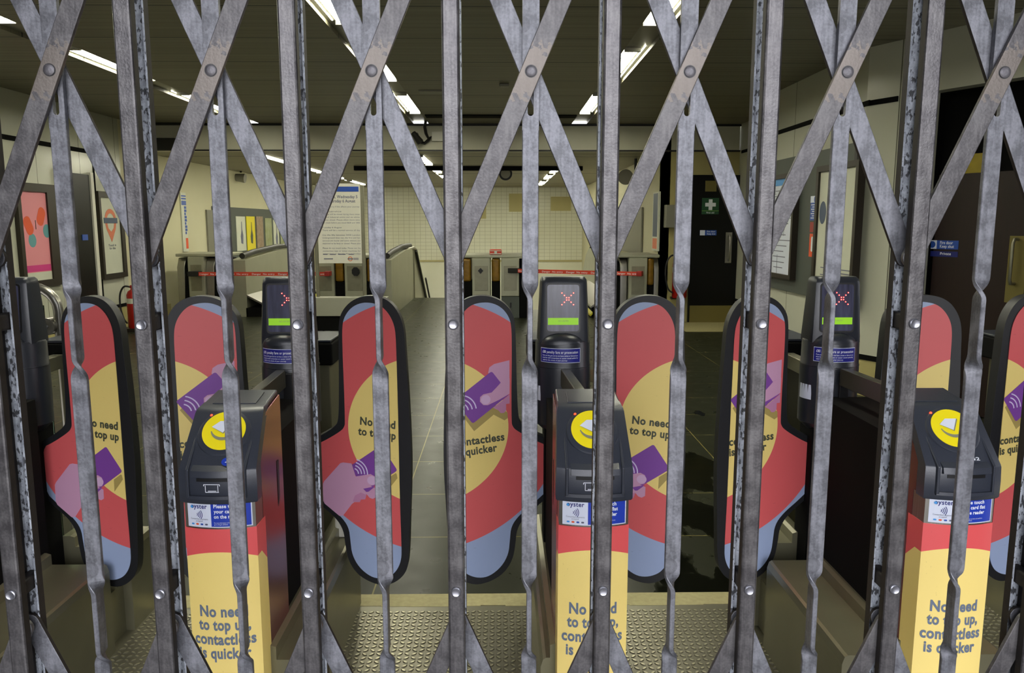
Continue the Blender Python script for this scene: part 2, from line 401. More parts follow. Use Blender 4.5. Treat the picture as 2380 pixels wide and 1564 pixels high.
# ================================================================== THE HALL
CZ, HZ = 2.81, 2.43          # ceiling heights of the ticket hall and of the escalator hall
XL, XR = -5.14, 2.94
YB = 11.2                    # bulkhead
def S(name, m, *a, **k): return struct(B(name, m, *a, **k))
def SM(name, m, quads, thick=None):
    bm = bmesh.new()
    for q in quads: prism(bm, q, thick) if thick else bm.faces.new([bm.verts.new(p) for p in q])
    return struct(obj(name, bm, m))
bm = bmesh.new(); box(bm, -5.4, 5.2, 2.83, 12.5, -.25, 0); box(bm, -1.86, -.62, 12.5, 15.0, -.25, 0)
struct(obj('floor', bm, 'floor'))
S('floor', 'pavement', -6, 6, -4, .98, -.2, -.004)
# threshold strip and checker plate
bm = bmesh.new(); n = 60
for i in range(n):
    x0 = -2.6+5.6*i/n; x1 = x0+5.6/n; a = random.uniform(-.006, .006)
    box(bm, x0, x1, 2.735+a, 2.83, -.1, .001)
struct(obj('trim_1', bm, 'concrete'))
def checker():
    bm = bmesh.new()
    for y0, y1 in ((.98, 2.268), (2.271, 2.735)): box(bm, -2.6, 3.0, y0, y1, -.1, 0)
    pitch = .0235; L, W, Hh = .0118, .0056, .0028
    for j in range(int((2.72-1.15)/pitch)):
        y = 1.16+j*pitch
        for i in range(int(4.0/pitch)):
            x = -1.75+i*pitch
            if -.83 < x < -.535 or .105 < x < .37 or .89 < x < 1.35 or x < -1.30: continue
            if abs(y-2.27) < .012: continue
            a = math.radians(38) if (i+j) % 2 else math.radians(-38)
            c, s = math.cos(a), math.sin(a)
            def P(u, v, z): return (x+u*c-v*s, y+u*s+v*c, z)
            ring0 = [P(-L,0,0),P(-L*.4,-W,0),(P(L*.4,-W,0)),P(L,0,0),P(L*.4,W,0),P(-L*.4,W,0)]
            b = [bm.verts.new(p) for p in ring0]
            t = [bm.verts.new(p) for p in (P(-L*.70,0,Hh),P(-L*.3,-W*.55,Hh),P(L*.3,-W*.55,Hh),P(L*.70,0,Hh),P(L*.3,W*.55,Hh),P(-L*.3,W*.55,Hh))]
            for k in range(6): bm.faces.new((b[k], b[(k+1)%6], t[(k+1)%6], t[k]))
            bm.faces.new(t).material_index = 1
    return struct(obj('floor', bm, ['tread', 'tread_worn'], recalc=False))
checker()
# ceilings and bulkhead
TR = [(-3.60, -3.385), (-1.225, -1.015), (.995, 1.205)]
for xa_, xb_ in ((-5.4, TR[0][0]), (TR[0][1], TR[1][0]), (TR[1][1], TR[2][0]), (TR[2][1], 5.2)): S('ceiling', 'ceiling', xa_, xb_, .98, YB, CZ, CZ+.1)
for xa_, xb_ in TR: S('ceiling', 'trough', xa_, xb_, .98, YB, CZ+.034, CZ+.1)
S('ceiling', 'ceiling2', -5.4, 2.6, YB+.12, 22.2, HZ, HZ+.1)
S('wall_bulkhead', 'bulk', -5.13, 3.38, YB, YB+.12, HZ, CZ)
S('trim_2', 'conduit', -5.1, 3.4, YB-.012, YB, HZ, HZ+.022)
S('trim_3', 'conduit', -5.1, 3.4, YB-.02, YB, CZ-.03, CZ)
for x0, x1 in ((-.98, .98),): S('trim_4', 'black_matt', x0, x1, 10.28, 10.52, CZ-.012, CZ+.001)
# left wall: enamel panels, then cream plaster
def side_wall(sgn, X, y0, y1, nm, z0=.35, z1=CZ):
    t = .12*sgn
    S(nm, 'panel', X, X+t, y0, y1, z0, z1)
    S(nm, 'cream_dark', X+.012*sgn, X+t, y0, y1, 0, z0-.045)
    S('baseboard_'+nm[5:], 'black_matt', X+.004*sgn, X+t, y0, y1, z0-.045, z0)
side_wall(-1, XL, .98, 10.75, 'wall_left')
S('trim_5', 'black_matt', XL, XL+.012, .98, 10.3, 2.285, 2.335)
S('trim_6', 'black_matt', XL, XL+.010, 10.02, 10.05, .35, 2.29)
S('wall_left', 'cream', XL-.12, XL, 10.75, 22, -5, HZ+.4)
S('baseboard_left', 'cream_dark', XL, XL+.03, 10.75, 12.0, 0, .2)
# right wall: enamel panels, kinked outwards near the street; recess with the far door
side_wall(1, XR, 6.39, 8.85, 'wall_right')
S('trim_7', 'black_matt', XR-.012, XR, 6.39, 8.85, 2.355, 2.395)
S('wall_right', 'panel', XR, 3.5, 8.85, 8.95, .35, CZ); S('wall_right', 'cream_dark', XR, 3.5, 8.86, 8.94, 0, .35)
side_wall(1, 3.39, 8.95, 11.3, 'wall_right')
S('trim_8', 'black_matt', 3.378, 3.39, 8.95, 11.1, 2.40, 2.44)
# kinked wall with the brown door
K0 = Vector((XR, 6.39, 0)); K1 = Vector((3.465, 5.337, 0)); KD = (K1-K0).normalized(); KN = Vector((KD.y, -KD.x, 0))
if KN.x > 0: KN = -KN      # faces the hall
def KP(s, z, o=0): return K0+KD*s+KN*o+Vector((0, 0, z))
def kbox(name, m, s0, s1, z0, z1, o0, o1, parent=None, bevel=0):
    bm = bmesh.new(); prism(bm, [KP(s0, z0, o0), KP(s1, z0, o0), KP(s1, z1, o0), KP(s0, z1, o0)], KN*(o1-o0)); return obj(name, bm, m, parent, bevel=bevel)
def ks(px, py):       # pixel -> (s, z) on the kinked wall
    r = Vector(ray(px, py)); o = Vector((0, 0, H)); t = (K0-o).dot(KN)/r.dot(KN); p = o+r*t; return (p-K0).dot(KD), p.z
sd0 = ks(2148, 400)[0]; zd = ks(2183, 210)[1]; sd1 = sd0+1.36; DR = .20
struct(kbox('wall_right', 'panel', 0, sd0, .35, CZ, -.12, 0)); struct(kbox('wall_right', 'cream_dark', 0, sd0, 0, .305, -.12, -.012)); struct(kbox('baseboard_right', 'black_matt', 0, sd0, .305, .35, -.12, -.004))
struct(kbox('wall_right', 'panel', sd0, 5.2, zd, CZ, -.12, 0)); struct(kbox('wall_right', 'panel', sd1, 5.2, 0, zd, -.12, 0))
S('trim_9', 'black_matt', XR-.012, XR, 6.33, 6.39, 2.355, 2.395)
struct(kbox('trim_9', 'black_matt', 0, ks(2088, 229)[0], 2.355, 2.395, 0, .012))
# the recess behind the opening
struct(kbox('wall_recess', 'black_matt', sd0-.06, sd1+.06, -.01, zd+.1, -DR-.02, -DR))
struct(kbox('wall_recess', 'black_matt', sd0-.06, sd0-.001, -.01, zd+.1, -DR-.02, -.121)); struct(kbox('wall_recess', 'black_matt', sd1+.001, sd1+.06, -.01, zd+.1, -DR-.02, -.121))
struct(kbox('wall_recess', 'black_matt', sd0-.06, sd1+.06, zd+.0, zd+.06, -DR-.02, -.121))
# added unseen porch: piers and top shaped to narrow the daylight
S('porch_baffle', 'baffle', -6, -1.42, -2.0, .98, -.1, 3.2); S('porch_baffle', 'baffle', 1.95, 6, -2.0, .98, -.1, 3.2); S('porch_baffle', 'baffle', -1.42, 1.95, -2.0, .98, 2.75, 3.2)
# far walls
S('wall_door', 'cream_dark', 2.29, 3.5, 11.2, 11.35, 0, HZ-.001)
S('trim_13', 'concrete', 2.45, 3.38, 10.15, 11.13, 0, .004)
S('wall_hall_right', 'cream', 2.29, 2.41, 11.2, 22, -5, HZ+.4)
S('wall_back', 'tiles', -5.3, 2.5, 22, 22.15, -5, HZ+.2)
S('trim_10', 'cream_dark', -5.1, 2.29, 21.97, 22.0, .36, .40)
S('floor', 'hall_floor_dark', -5.2, 2.4, 12.5, 22.1, -5.1, -5)
for px0, py0, px1, py1 in ((1280, 457, 1327, 490), (1183, 450, 1216, 492), (1112, 455, 1130, 508), (1020, 545, 1036, 572)):
    a = atY(px0, py0, 22); b = atY(px1, py1, 22); S('trim_11', 'cream_dark', a.x, b.x, 21.985, 22.0, b.z, a.z)

# black trunking across the low ceiling
t = tag(B('cable_trunking', 'black_matt', -2.6, 1.45, 14.0, 14.12, HZ-.075, HZ), 'long black cable trunking across the low ceiling before the tiled wall', 'trunking')
# conduit pipes on the left of the bulkhead
t = thing('conduit_pipes', 'black pipes and box on the left end of the bulkhead', 'pipes', (-4.95, YB-.05, 2.4))
for a in (((0,0,.40),(0,0,-.05)), ((0,0,.40),(.55,0,.40)), ((.0,0,.12),(.5,0,.12))):
    bm = bmesh.new(); tube(bm, a, .022); obj('pipe', bm, 'conduit', t)
bm = bmesh.new(); box(bm, .08, .42, -.05, .04, .03, .2); obj('junction_box', bm, 'conduit', t, bevel=.008)

# ------------------------------------------------------------------ fluorescent lights
def light(label, x0, x1, y0, y1, z, group, side=1):
    t = thing('ceiling_light', label, 'ceiling light', (0, 0, z+(.034 if z > 2.6 else 0)), group)
    bm = bmesh.new(); box(bm, x0, x1, y0, y1, -.012, -.004); obj('diffuser', bm, 'lamp', t)
    bm = bmesh.new(); xe = (x1+.028, x1+.036) if side > 0 else (x0-.036, x0-.028); box(bm, xe[0], xe[1], y0-.1, y1, -.006, -.002); obj('light_slot', bm, 'lamp', t)
    bm = bmesh.new(); a, b = (x0-.02, x1+.07) if side > 0 else (x0-.07, x1+.02)
    box(bm, a+.001, b-.001, y0-.06, y1+.06, -.003, 0); box(bm, x0-.01, x1+.01, y0-.03, y0, -.034, 0); box(bm, x0-.01, x1+.01, y1, y1+.03, -.034, 0)
    obj('housing', bm, 'grey_box', t)
    return t
rows = ((1.02, 1.135, 1, 'right-hand row'), (-1.155, -1.04, -1, 'middle row'), (-3.53, -3.41, -1, 'left-hand row'))
ys = ((2.20, 3.52, 'nearest the street, above the barriers'), (4.40, 5.74, 'second from the street'), (6.60, 7.95, 'third from the street'), (8.82, 10.22, 'last before the bulkhead'))
for x0, x1, sd, rn in rows:
    for y0, y1, yn in ys:
        light('bright fluorescent ceiling light, %s, %s' % (rn, yn), x0, x1, y0, y1, CZ, 'fluorescent lights of the ticket hall', sd)
hy = ((11.78, 13.42, 'just behind the bulkhead'), (14.25, 15.50, 'second behind the bulkhead'), (16.12, 17.55, 'third behind the bulkhead'), (18.5, 20.3, 'nearest the tiled wall'))
for x0, x1, sd, rn in ((.955, 1.06, 1, 'right-hand row'), (-1.27, -1.165, -1, 'middle row'), (-3.60, -3.49, -1, 'left-hand row')):
    for i, (y0, y1, yn) in enumerate(hy):
        if x0 > 0 and i == 0: continue
        light('small far fluorescent light over the escalators, %s, %s' % (rn, yn), x0, x1, y0, y1, HZ, 'fluorescent lights over the escalators', sd)

# ------------------------------------------------------------------ doors
# far black door in the recess at the right
a = atY(1607, 407, 11.2); b = atY(1722, 748, 11.2)
d = struct(B('door_1', 'door_black', a.x, 3.39, 11.14, 11.2, .0, a.z, bevel=.004))
B('kick_plate', 'kick', a.x+.02, 3.37, 11.128, 11.139, .0, atY(1650, 710, 11.14).z, d)
def signY(px0, py0, px1, py1, Y): p = atY(px0, py0, Y); q = atY(px1, py1, Y); return p.x, q.x, q.z, p.z
x0, x1, z0, z1 = signY(1632, 460, 1670, 498, 11.13)
s_ = B('first_aid_sign', 'sign_green', x0, x1, 11.125, 11.138, z0, z1, d); xc, zc = (x0+x1)/2, (z0+z1)/2+.02
bm = bmesh.new(); box(bm, xc-.075, xc+.075, 11.121, 11.125, zc-.026, zc+.026); box(bm, xc-.026, xc+.026, 11.1205, 11.1248, zc-.075, zc+.075); obj('white_cross', bm, 'white_text', s_)
lettering([('First aid', xc, z0+.012, .11, .032, 'CENTER', 0)], 'white_text', s_, lambda x, y: Vector((x, 11.122, y)))
bm = bmesh.new(); box(bm, x0, x1, 11.122, 11.126, z0+.045, z0+.052); obj('border', bm, 'green_line', s_)
x0, x1, z0, z1 = signY(1640, 420, 1665, 445, 11.13); s_ = B('door_plate', 'kick', x0, x1, 11.128, 11.139, z0, z1, d)
x0, x1, z0, z1 = signY(1627, 535, 1665, 547, 11.13); s_ = B('door_sign', 'sign_blue', x0, x1, 11.128, 11.139, z0, z1, d)
B('symbol_panel', 'white_label', x0, x0+.07, 11.124, 11.128, z0, z1, s_)
lettering([('Fire door', x0+.16, z0+.045, .12, .03, 'CENTER', 0), ('Keep shut', x0+.16, z0+.012, .12, .03, 'CENTER', 0)], 'white_text', s_, lambda x, y: Vector((x, 11.125, y)))
bm = bmesh.new(); hx, _, hz0, hz1 = signY(1696, 545, 1704, 608, 11.1)
tube(bm, [(hx, 11.14, hz1-.02), (hx, 11.08, hz1-.01), (hx, 11.06, hz1-.05), (hx, 11.06, hz0+.05), (hx, 11.08, hz0+.01), (hx, 11.14, hz0+.02)], .014); obj('pull_handle', bm, 'steel', d, smooth=True)
B('handle_plate', 'steel', hx-.045, hx+.045, 11.130, 11.139, hz0-.02, hz1+.03, d)
# left wall narrow black door
d = struct(B('door_2', 'door_black', XL, XL+.03, 9.23, 9.86, .02, 2.02, bevel=.004))
B('door_frame', 'white_paint', XL, XL+.045, 9.15, 9.22, .02, 2.05, d); B('door_frame', 'white_paint', XL, XL+.045, 9.87, 9.94, .02, 2.05, d)
p = atX(190, 545, XL+.03); q = atX(204, 558, XL+.03)
s_ = B('door_sign', 'sign_blue', XL+.03, XL+.036, p.y, q.y, q.z, p.z, d)
B('push_plate', 'steel', XL+.03, XL+.04, 9.26, 9.32, 1.02, 1.22, d)
def ksd(px, py, off):
    r = Vector(ray(px, py)); o = Vector((0, 0, H)); P0 = K0+KN*off; t = (P0-o).dot(KN)/r.dot(KN); p = o+r*t; return (p-K0).dot(KD), p.z
# brown door in the kinked wall
d = struct(kbox('door_3', 'door_brown', sd0+.02, sd1-.02, .01, ksd(2262, 402, -.15)[1], -DR, -DR+.05))
sa, za = ks(2262, 360)

struct(kbox('trim_12', 'yellow_tile', ksd(2230, 380, -DR+.03)[0], ksd(2310, 380, -DR+.03)[0], ks(2262, 402)[1], ks(2262, 352)[1], -DR, -DR+.03))
s0, z1 = ksd(2156, 558, -DR+.06); s1, z0 = ksd(2225, 580, -DR+.06)
def KL(s, z): return KP(s, z, -DR+.0545)
s_ = kbox('door_sign', 'sign_blue', s0, s1, z0, z1, -DR+.05, -DR+.053, d); kbox('symbol_panel', 'white_label', s0, s0+(s1-s0)*.3, z0, z1, -DR+.053, -DR+.0538, s_)
bm = bmesh.new(); e = ell(s0+(s1-s0)*.15, (z0+z1)/2, .026, .026); prism(bm, [KP(u, v, -DR+.0538) for u, v in e], KN*.0006); obj('symbol_disc', bm, 'sign_blue', s_)
lettering([('Fire door', (s0+(s1-s0)*.62), z0+(z1-z0)*.58, (s1-s0)*.42, .032, 'CENTER', 0), ('Keep shut', (s0+(s1-s0)*.64), z0+(z1-z0)*.16, (s1-s0)*.46, .032, 'CENTER', 0)], 'white_text', s_, KL)
s0, z1 = ksd(2156, 583, -DR+.06); s1, z0 = ksd(2224, 598, -DR+.06)
s_ = kbox('door_sign', 'navy', s0, s1, z0, z1, -DR+.05, -DR+.053, d)
lettering([('Private', (s0+(s1-s0)*.6), z0+(z1-z0)*.35, (s1-s0)*.36, .028, 'CENTER', 0)], 'white_text', s_, KL)
s0, z1 = ksd(2347, 548, -DR+.06); s1, z0 = ksd(2376, 706, -DR+.06)
s_ = kbox('handle_plate', 'kick', s0, s1, z0, z1, -DR+.05, -DR+.057, d)
hz1 = ksd(2350, 556, -DR+.1)[1]; hz0 = ksd(2350, 660, -DR+.1)[1]; sh = ksd(2352, 600, -DR+.11)[0]
bm = bmesh.new(); tube(bm, [KP(sh, hz1, -DR+.055), KP(sh, hz1, -DR+.10), KP(sh, hz1-.03, -DR+.115), KP(sh, hz0+.03, -DR+.115), KP(sh, hz0, -DR+.10), KP(sh, hz0, -DR+.055)], .011); obj('pull_handle', bm, 'steel_dull', d, smooth=True)

# ------------------------------------------------------------------ things on the left wall
XF = XL+.05
def lw(px, py, X=XF): p = atX(px, py, X); return p.y, p.z
def poster_left(name, label, pa, pb, m, fr, group=None, wide=.14):
    y0, z1 = lw(*pa); y1, z0 = lw(*pb)
    t = thing(name, label, 'poster', (XL, (y0+y1)/2, z0), group)
    hy_, hz_ = (y1-y0)/2, z1-z0
    bm = bmesh.new()
    box(bm, 0, .05, -hy_-fr, hy_+fr+wide, -fr*1.3, 0); box(bm, 0, .05, -hy_-fr, hy_+fr+wide, hz_, hz_+fr*1.5)
    box(bm, 0, .05, -hy_-fr, -hy_, 0, hz_); box(bm, 0, .05, hy_, hy_+fr+wide, 0, hz_); obj('frame', bm, 'frame_dark', t)
    bm = bmesh.new(); box(bm, .0, .03, -hy_, hy_, 0, hz_); obj('poster_sheet', bm, m, t)
    return t, hy_, hz_
t, hy_, hz_ = poster_left('framed_poster', 'pink poster with two orange and teal wings in a dark frame on the left wall', (47, 443), (126, 648), 'poster_pink', .06)
def PL(y, z): return Vector((.0312, y, z))
def pl_flat(nm, m, pts, par): return flat(nm, m, [PL(a, b) for a, b in pts], par, (.0008, 0, 0))
W2 = hy_; 
pl_flat('white_footer', 'paper', [(-W2, 0), (W2, 0), (W2, .09), (-W2, .09)], t)
pl_flat('magenta_band', 'magenta', [(-W2, .10), (W2*.95, .10), (W2*.95, .17), (-W2, .17)], t)
for sg, zz, an in ((-1, .60, .5), (1, .70, -.45)):
    c, s = math.cos(an), math.sin(an); cy = sg*W2*.50
    cap = rrect(-.066, .066, -.105, .105, .06)
    pl_flat('orange_wing', 'orange', [(cy+(a*c-b*s), zz+(a*s+b*c)) for a, b in cap], t)
    cy2 = cy+(.05 if sg < 0 else .09); cap = ell(0, 0, .07, .075)
    fl = flat('teal_wing', 'teal', [PL(cy2+a, zz-.16+b)-Vector((.0006, 0, 0)) for a, b in cap], t, (.0008, 0, 0))
bm = bmesh.new(); box(bm, .0312, .033, W2*.02, W2*.06, .56, .66); obj('wing_joint', bm, 'black', t)
t, hy_, hz_ = poster_left('framed_poster', 'white poster with an orange ring and grey bar emblem, beside the narrow black door', (234, 458), (290, 632), 'paper', .05, wide=.04)
zc = hz_*.70; R = .15
pl_flat('ring_emblem', 'orange_pale', arc_band(0, zc, R*.62, R, -.25, PI+.25, 30), t)
pl_flat('ring_point', 'orange_pale', [(-R*.97, zc-.03), (-R*.6, zc-.03), (-R*.45, zc-.10), (0, zc-.145), (R*.45, zc-.10), (R*.6, zc-.03), (R*.97, zc-.03), (R*.80, zc-.11), (0, zc-.28), (-R*.80, zc-.11)], t)
bm = bmesh.new(); box(bm, .0314, .0336, -R*1.18, R*1.18, zc-.035, zc+.035); obj('emblem_bar', bm, 'roundel_blue', t)
def txt_bars(par, rows, m='grey_text', X=.0312, place=None):
    bm = bmesh.new()
    for (a, b, z, h) in rows: box(bm, X, X+.0008, a, b, z, z+h)
    return obj('printed_lines', bm, m, par)
lettering([('Touch in', 0, hz_*.36, .20, .04, 'CENTER', 0), ('for the', 0, hz_*.32, .16, .04, 'CENTER', 0)], 'grey_text', t, lambda x, y: PL(x, y)+Vector((.001, 0, 0)))
# hanging hook-like lamp above the emblem poster
t = thing('wall_camera', 'small black hooked camera above the white emblem poster', 'camera', atX(243, 430, XL))
bm = bmesh.new(); tube(bm, [(0, .1, .05), (.08, .1, .07), (.13, .05, .04), (.13, .0, -.05)], .025); obj('arm', bm, 'black', t, smooth=True)
# vertical direction sign on the cream wall
y0, z1 = lw(419, 450, XL+.02); y1, z0 = lw(439, 580, XL+.02)
t = thing('direction_sign', 'tall narrow blue and white line diagram sign on the left cream wall', 'sign', (XL, (y0+y1)/2, z0)); w2, hh = (y1-y0)/2, z1-z0
bm = bmesh.new(); box(bm, 0, .02, -w2, w2, -.03, hh+.02); obj('panel', bm, 'paper', t)
bm = bmesh.new()
for k, (f0, f1) in enumerate(((.80, .88), (.90, .93), (.95, .975))): box(bm, .02, .0215, -w2*.8, w2*.95, hh*f0, hh*f1)
for k in range(9): box(bm, .02, .0215, w2*.1, w2*(.9 if k % 3 else .6), hh*(.28+.057*k), hh*(.28+.057*k+.045))
obj('blue_print', bm, 'sign_blue', t); bm = bmesh.new(); box(bm, .02, .0215, w2*.1, w2*.95, hh*.02, hh*.21); obj('red_print', bm, 'orange', t)
# poster panels down the left escalator wall
frame_t = thing('poster_rail', 'pale metal advertising rail along the left escalator wall', 'panel', (XL, 12.4, .8))
bm = bmesh.new(); box(bm, 0, .03, 1.7, 7.6, -.02, .86); box(bm, 0, .031, 1.6, 7.6, .86, .93); box(bm, 0, .031, 1.6, 7.6, -.10, -.02); obj('back_panel', bm, 'board_grey', frame_t)
bm = bmesh.new(); box(bm, 0, .03, 1.3, 1.62, -.0, .86); obj('end_panel', bm, 'grey_box', frame_t)
for i, (pxa, pxb, m, lb) in enumerate(((550, 571, 'paper', 'white poster with a small grey figure, first on the escalator wall'), (574, 593, 'poster_yellow', 'bright yellow poster on the escalator wall'), (597, 612, 'brown_print', 'white and brown poster right of the yellow poster on the escalator wall'), (617, 632, 'olive_print', 'green and white poster, fourth on the escalator wall'), (636, 648, 'paper', 'plain white poster, fifth on the escalator wall'), (652, 666, 'olive_print', 'greenish poster farthest down the escalator wall'))):
    y0 = atX(pxa, 540, XL+.04).y; y1 = atX(pxb, 540, XL+.04).y; z1 = atX((pxa+pxb)/2, 503+max(0, i-2)*4, XL+.04).z; z0 = atX((pxa+pxb)/2, 583, XL+.04).z
    t = thing('escalator_poster', lb, 'poster', (XL+.031, (y0+y1)/2, z0), 'posters along the left escalator wall'); h2 = (y1-y0)/2
    bm = bmesh.new(); box(bm, 0, .012, -h2, h2, 0, z1-z0); obj('sheet', bm, m, t)
    if i in (0, 1, 4):
        bm = bmesh.new(); prism(bm, [(.0125, h2*.1+a*.10, (z1-z0)*.52+b*.22) for a, b in ((-.6,-.9),(.5,-1),(.8,-.2),(.3,.3),(.2,1),(-.1,1),(-.2,.2),(-.8,-.3))], (.001, 0, 0)); obj('printed_figure', bm, 'grey_text' if i != 1 else 'olive_text', t)
# round dome camera on the left wall
t = thing('wall_speaker', 'small round grey speaker high on the left cream wall', 'speaker', atX(548, 412, XL))
bm = bmesh.new(); cyl(bm, (0, 0, 0), (.18, 0, -.02), .07, .09, 20); obj('body', bm, 'grey_box', t, smooth=True)
bm = bmesh.new(); tube(bm, [(.1, 0, .1), (.1, .05, .16), (.1, .14, .17)], .02); obj('bracket', bm, 'black', t)

# ------------------------------------------------------------------ things on the right wall
def rw(px, py, X): p = atX(px, py, X); return p.y, p.z
Xb = XR-.03
yA, zt = rw(2004, 376, Xb); yB = 8.45; zb = .86
bm = bmesh.new(); yy = max(6.43, rw(2004, 500, Xb)[0])
t = thing('notice_board', 'large dark grey notice board on the right wall', 'board', (XR, 0, 0))
prism(bm, [(0, yy, .74), (0, yB, .74), (0, yB, 2.08), (0, yy, 2.08)], (-.03, 0, 0)); obj('backing', bm, 'board_grey', t)
bm = bmesh.new(); prism(bm, [(-.03, yy, .74), (-.03, yy+.05, .74), (-.03, yy+.05, 2.08), (-.03, yy, 2.08)], (-.002, 0, 0)); obj('end_strip', bm, 'black', t)
def wall_case(name, label, cat, pa, pb, m, X=XR-.03, fr=.045, fm='frame_dark', dep=.06):
    y1, z1 = rw(*pa, X-dep+.02); y0, z0 = rw(*pb, X-dep+.02)
    t = thing(name, label, cat, (X, (y0+y1)/2, z0)); h2 = (y1-y0)/2; hh = z1-z0
    bm = bmesh.new(); box(bm, -dep, 0, -h2-fr, h2+fr, -fr, 0); box(bm, -dep, 0, -h2-fr, h2+fr, hh, hh+fr); box(bm, -dep, 0, -h2-fr, -h2, 0, hh); box(bm, -dep, 0, h2, h2+fr, 0, hh); obj('frame', bm, fm, t)
    bm = bmesh.new(); box(bm, -dep+.02, 0, -h2, h2, 0, hh); obj('poster_sheet', bm, m, t); return t, h2, hh, -dep+.019
t, h2, hh, xf = wall_case('map_case', 'dark framed line map case at the far end of the grey notice board', 'map', (1790, 420), (1836, 640), 'white_label')
bm = bmesh.new()
for k in range(15):
    z = hh*(.06+.058*k); a = random.uniform(-.9, -.3)*h2; b = random.uniform(.1, .9)*h2; box(bm, xf-.001, xf, a, b, z, z+.008)
for k in range(6): y = h2*random.uniform(-.8, .8); box(bm, xf-.0012, xf, y, y+.006, hh*.1*k, hh*.1*k+hh*.2)
obj('map_lines', bm, 'grey_text', t)
bm = bmesh.new(); box(bm, xf-.001, xf, -h2, h2, hh*.93, hh); obj('blue_header', bm, 'cyan', t)
t, h2, hh, xf = wall_case('poster_case', 'tall pale poster case at the near end of the grey notice board', 'poster', (1908, 400), (1976, 692), 'paper', fr=.05)
bm = bmesh.new(); prism(bm, [(xf-.001, h2*.75+a, hh*.66+b) for a, b in ell(0, 0, .07, .10)], (.001, 0, 0)); obj('emblem', bm, 'roundel_blue', t)
bm = bmesh.new()
for k in range(5): box(bm, xf-.001, xf, -h2*.9, h2*(.4 if k%2 else .7), hh*(.20-.03*k), hh*(.20-.03*k)+.008)
obj('printed_lines', bm, 'grey_text', t)
def wall_sign(name, label, pa, pb, m, X=XR-.03):
    y1, z1 = rw(*pa, X-.01); y0, z0 = rw(*pb, X-.01)
    t = thing(name, label, 'sign', (X, (y0+y1)/2, z0)); bm = bmesh.new(); box(bm, -.01, 0, -(y1-y0)/2, (y1-y0)/2, 0, z1-z0); obj('panel', bm, m, t); return t, (y1-y0)/2, z1-z0
t, h2, hh = wall_sign('safety_sign', 'blue and white notice on the grey board between the two cases', (1885, 456), (1903, 512), 'sign_blue')
bm = bmesh.new(); box(bm, -.012, -.01, -h2, h2, hh*.73, hh); obj('white_header', bm, 'white_label', t)
bm = bmesh.new(); prism(bm, [(-.0135, a, hh*.86+b) for a, b in ell(0, 0, .02, .028)], (.001, 0, 0)); obj('blue_disc', bm, 'sign_blue', t)
bm = bmesh.new()
for k in range(7): box(bm, -.0115, -.01, -h2*.8, h2*.8*(1-.3*(k % 2)), hh*(.08+.09*k), hh*(.08+.09*k)+.008)
obj('printed_lines', bm, 'white_text', t)
t, h2, hh = wall_sign('fire_sign', 'small red fire point sign below the blue notice', (1883, 516), (1901, 540), 'red_sign')
t, h2, hh = wall_sign('fire_extinguisher_sign', 'orange sign with a white extinguisher drawing on the grey board', (1882, 543), (1897, 598), 'orange')
bm = bmesh.new(); prism(bm, [(-.0108, h2*.3+a, hh*.55+b) for a, b in rrect(-.022, .022, -.07, .07, .02)], (.0007, 0, 0)); prism(bm, [(-.0108, -h2*.6+a, hh*.5+b) for a, b in rrect(-.012, .012, -.07, .05, .01)], (.0007, 0, 0)); obj('white_symbol', bm, 'white_text', t)
# items round the far door
x0, x1, z0, z1 = signY(1547, 476, 1592, 529, 11.1)
t = tag(B('meter_box', 'grey_box', x0, x1, 11.05, 11.2, z0, z1, bevel=.006), 'grey metal wall box left of the far black door', 'box')
t = thing('line_sign', 'tall narrow blue and orange line sign on the white wall corner', 'sign', (2.29, 0, 0))
yy0 = atX(1531, 510, 2.27).y; yy1 = atX(1518, 510, 2.27).y; z1 = atX(1524, 450, 2.27).z; z0 = atX(1524, 575, 2.27).z
bm = bmesh.new(); box(bm, -.03, 0, yy0, yy1, z0-.05, z1+.02); obj('panel', bm, 'paper', t)
bm = bmesh.new(); box(bm, -.032, -.03, yy0+.05, yy1-.05, z0+(z1-z0)*.2, z1); obj('blue_print', bm, 'roundel_blue', t)
bm = bmesh.new(); box(bm, -.032, -.03, yy0+.05, yy1-.05, z0-.02, z0+(z1-z0)*.17); obj('orange_print', bm, 'orange_pale', t)
ya = atX(1492, 540, 2.27).y; yb = atX(1436, 540, 2.27).y
t = tag(B('advert_board', 'grey_box', 2.255, 2.28, ya, yb, .92, atX(1480, 483, 2.27).z), 'blank grey advertising board above the right escalator', 'board')

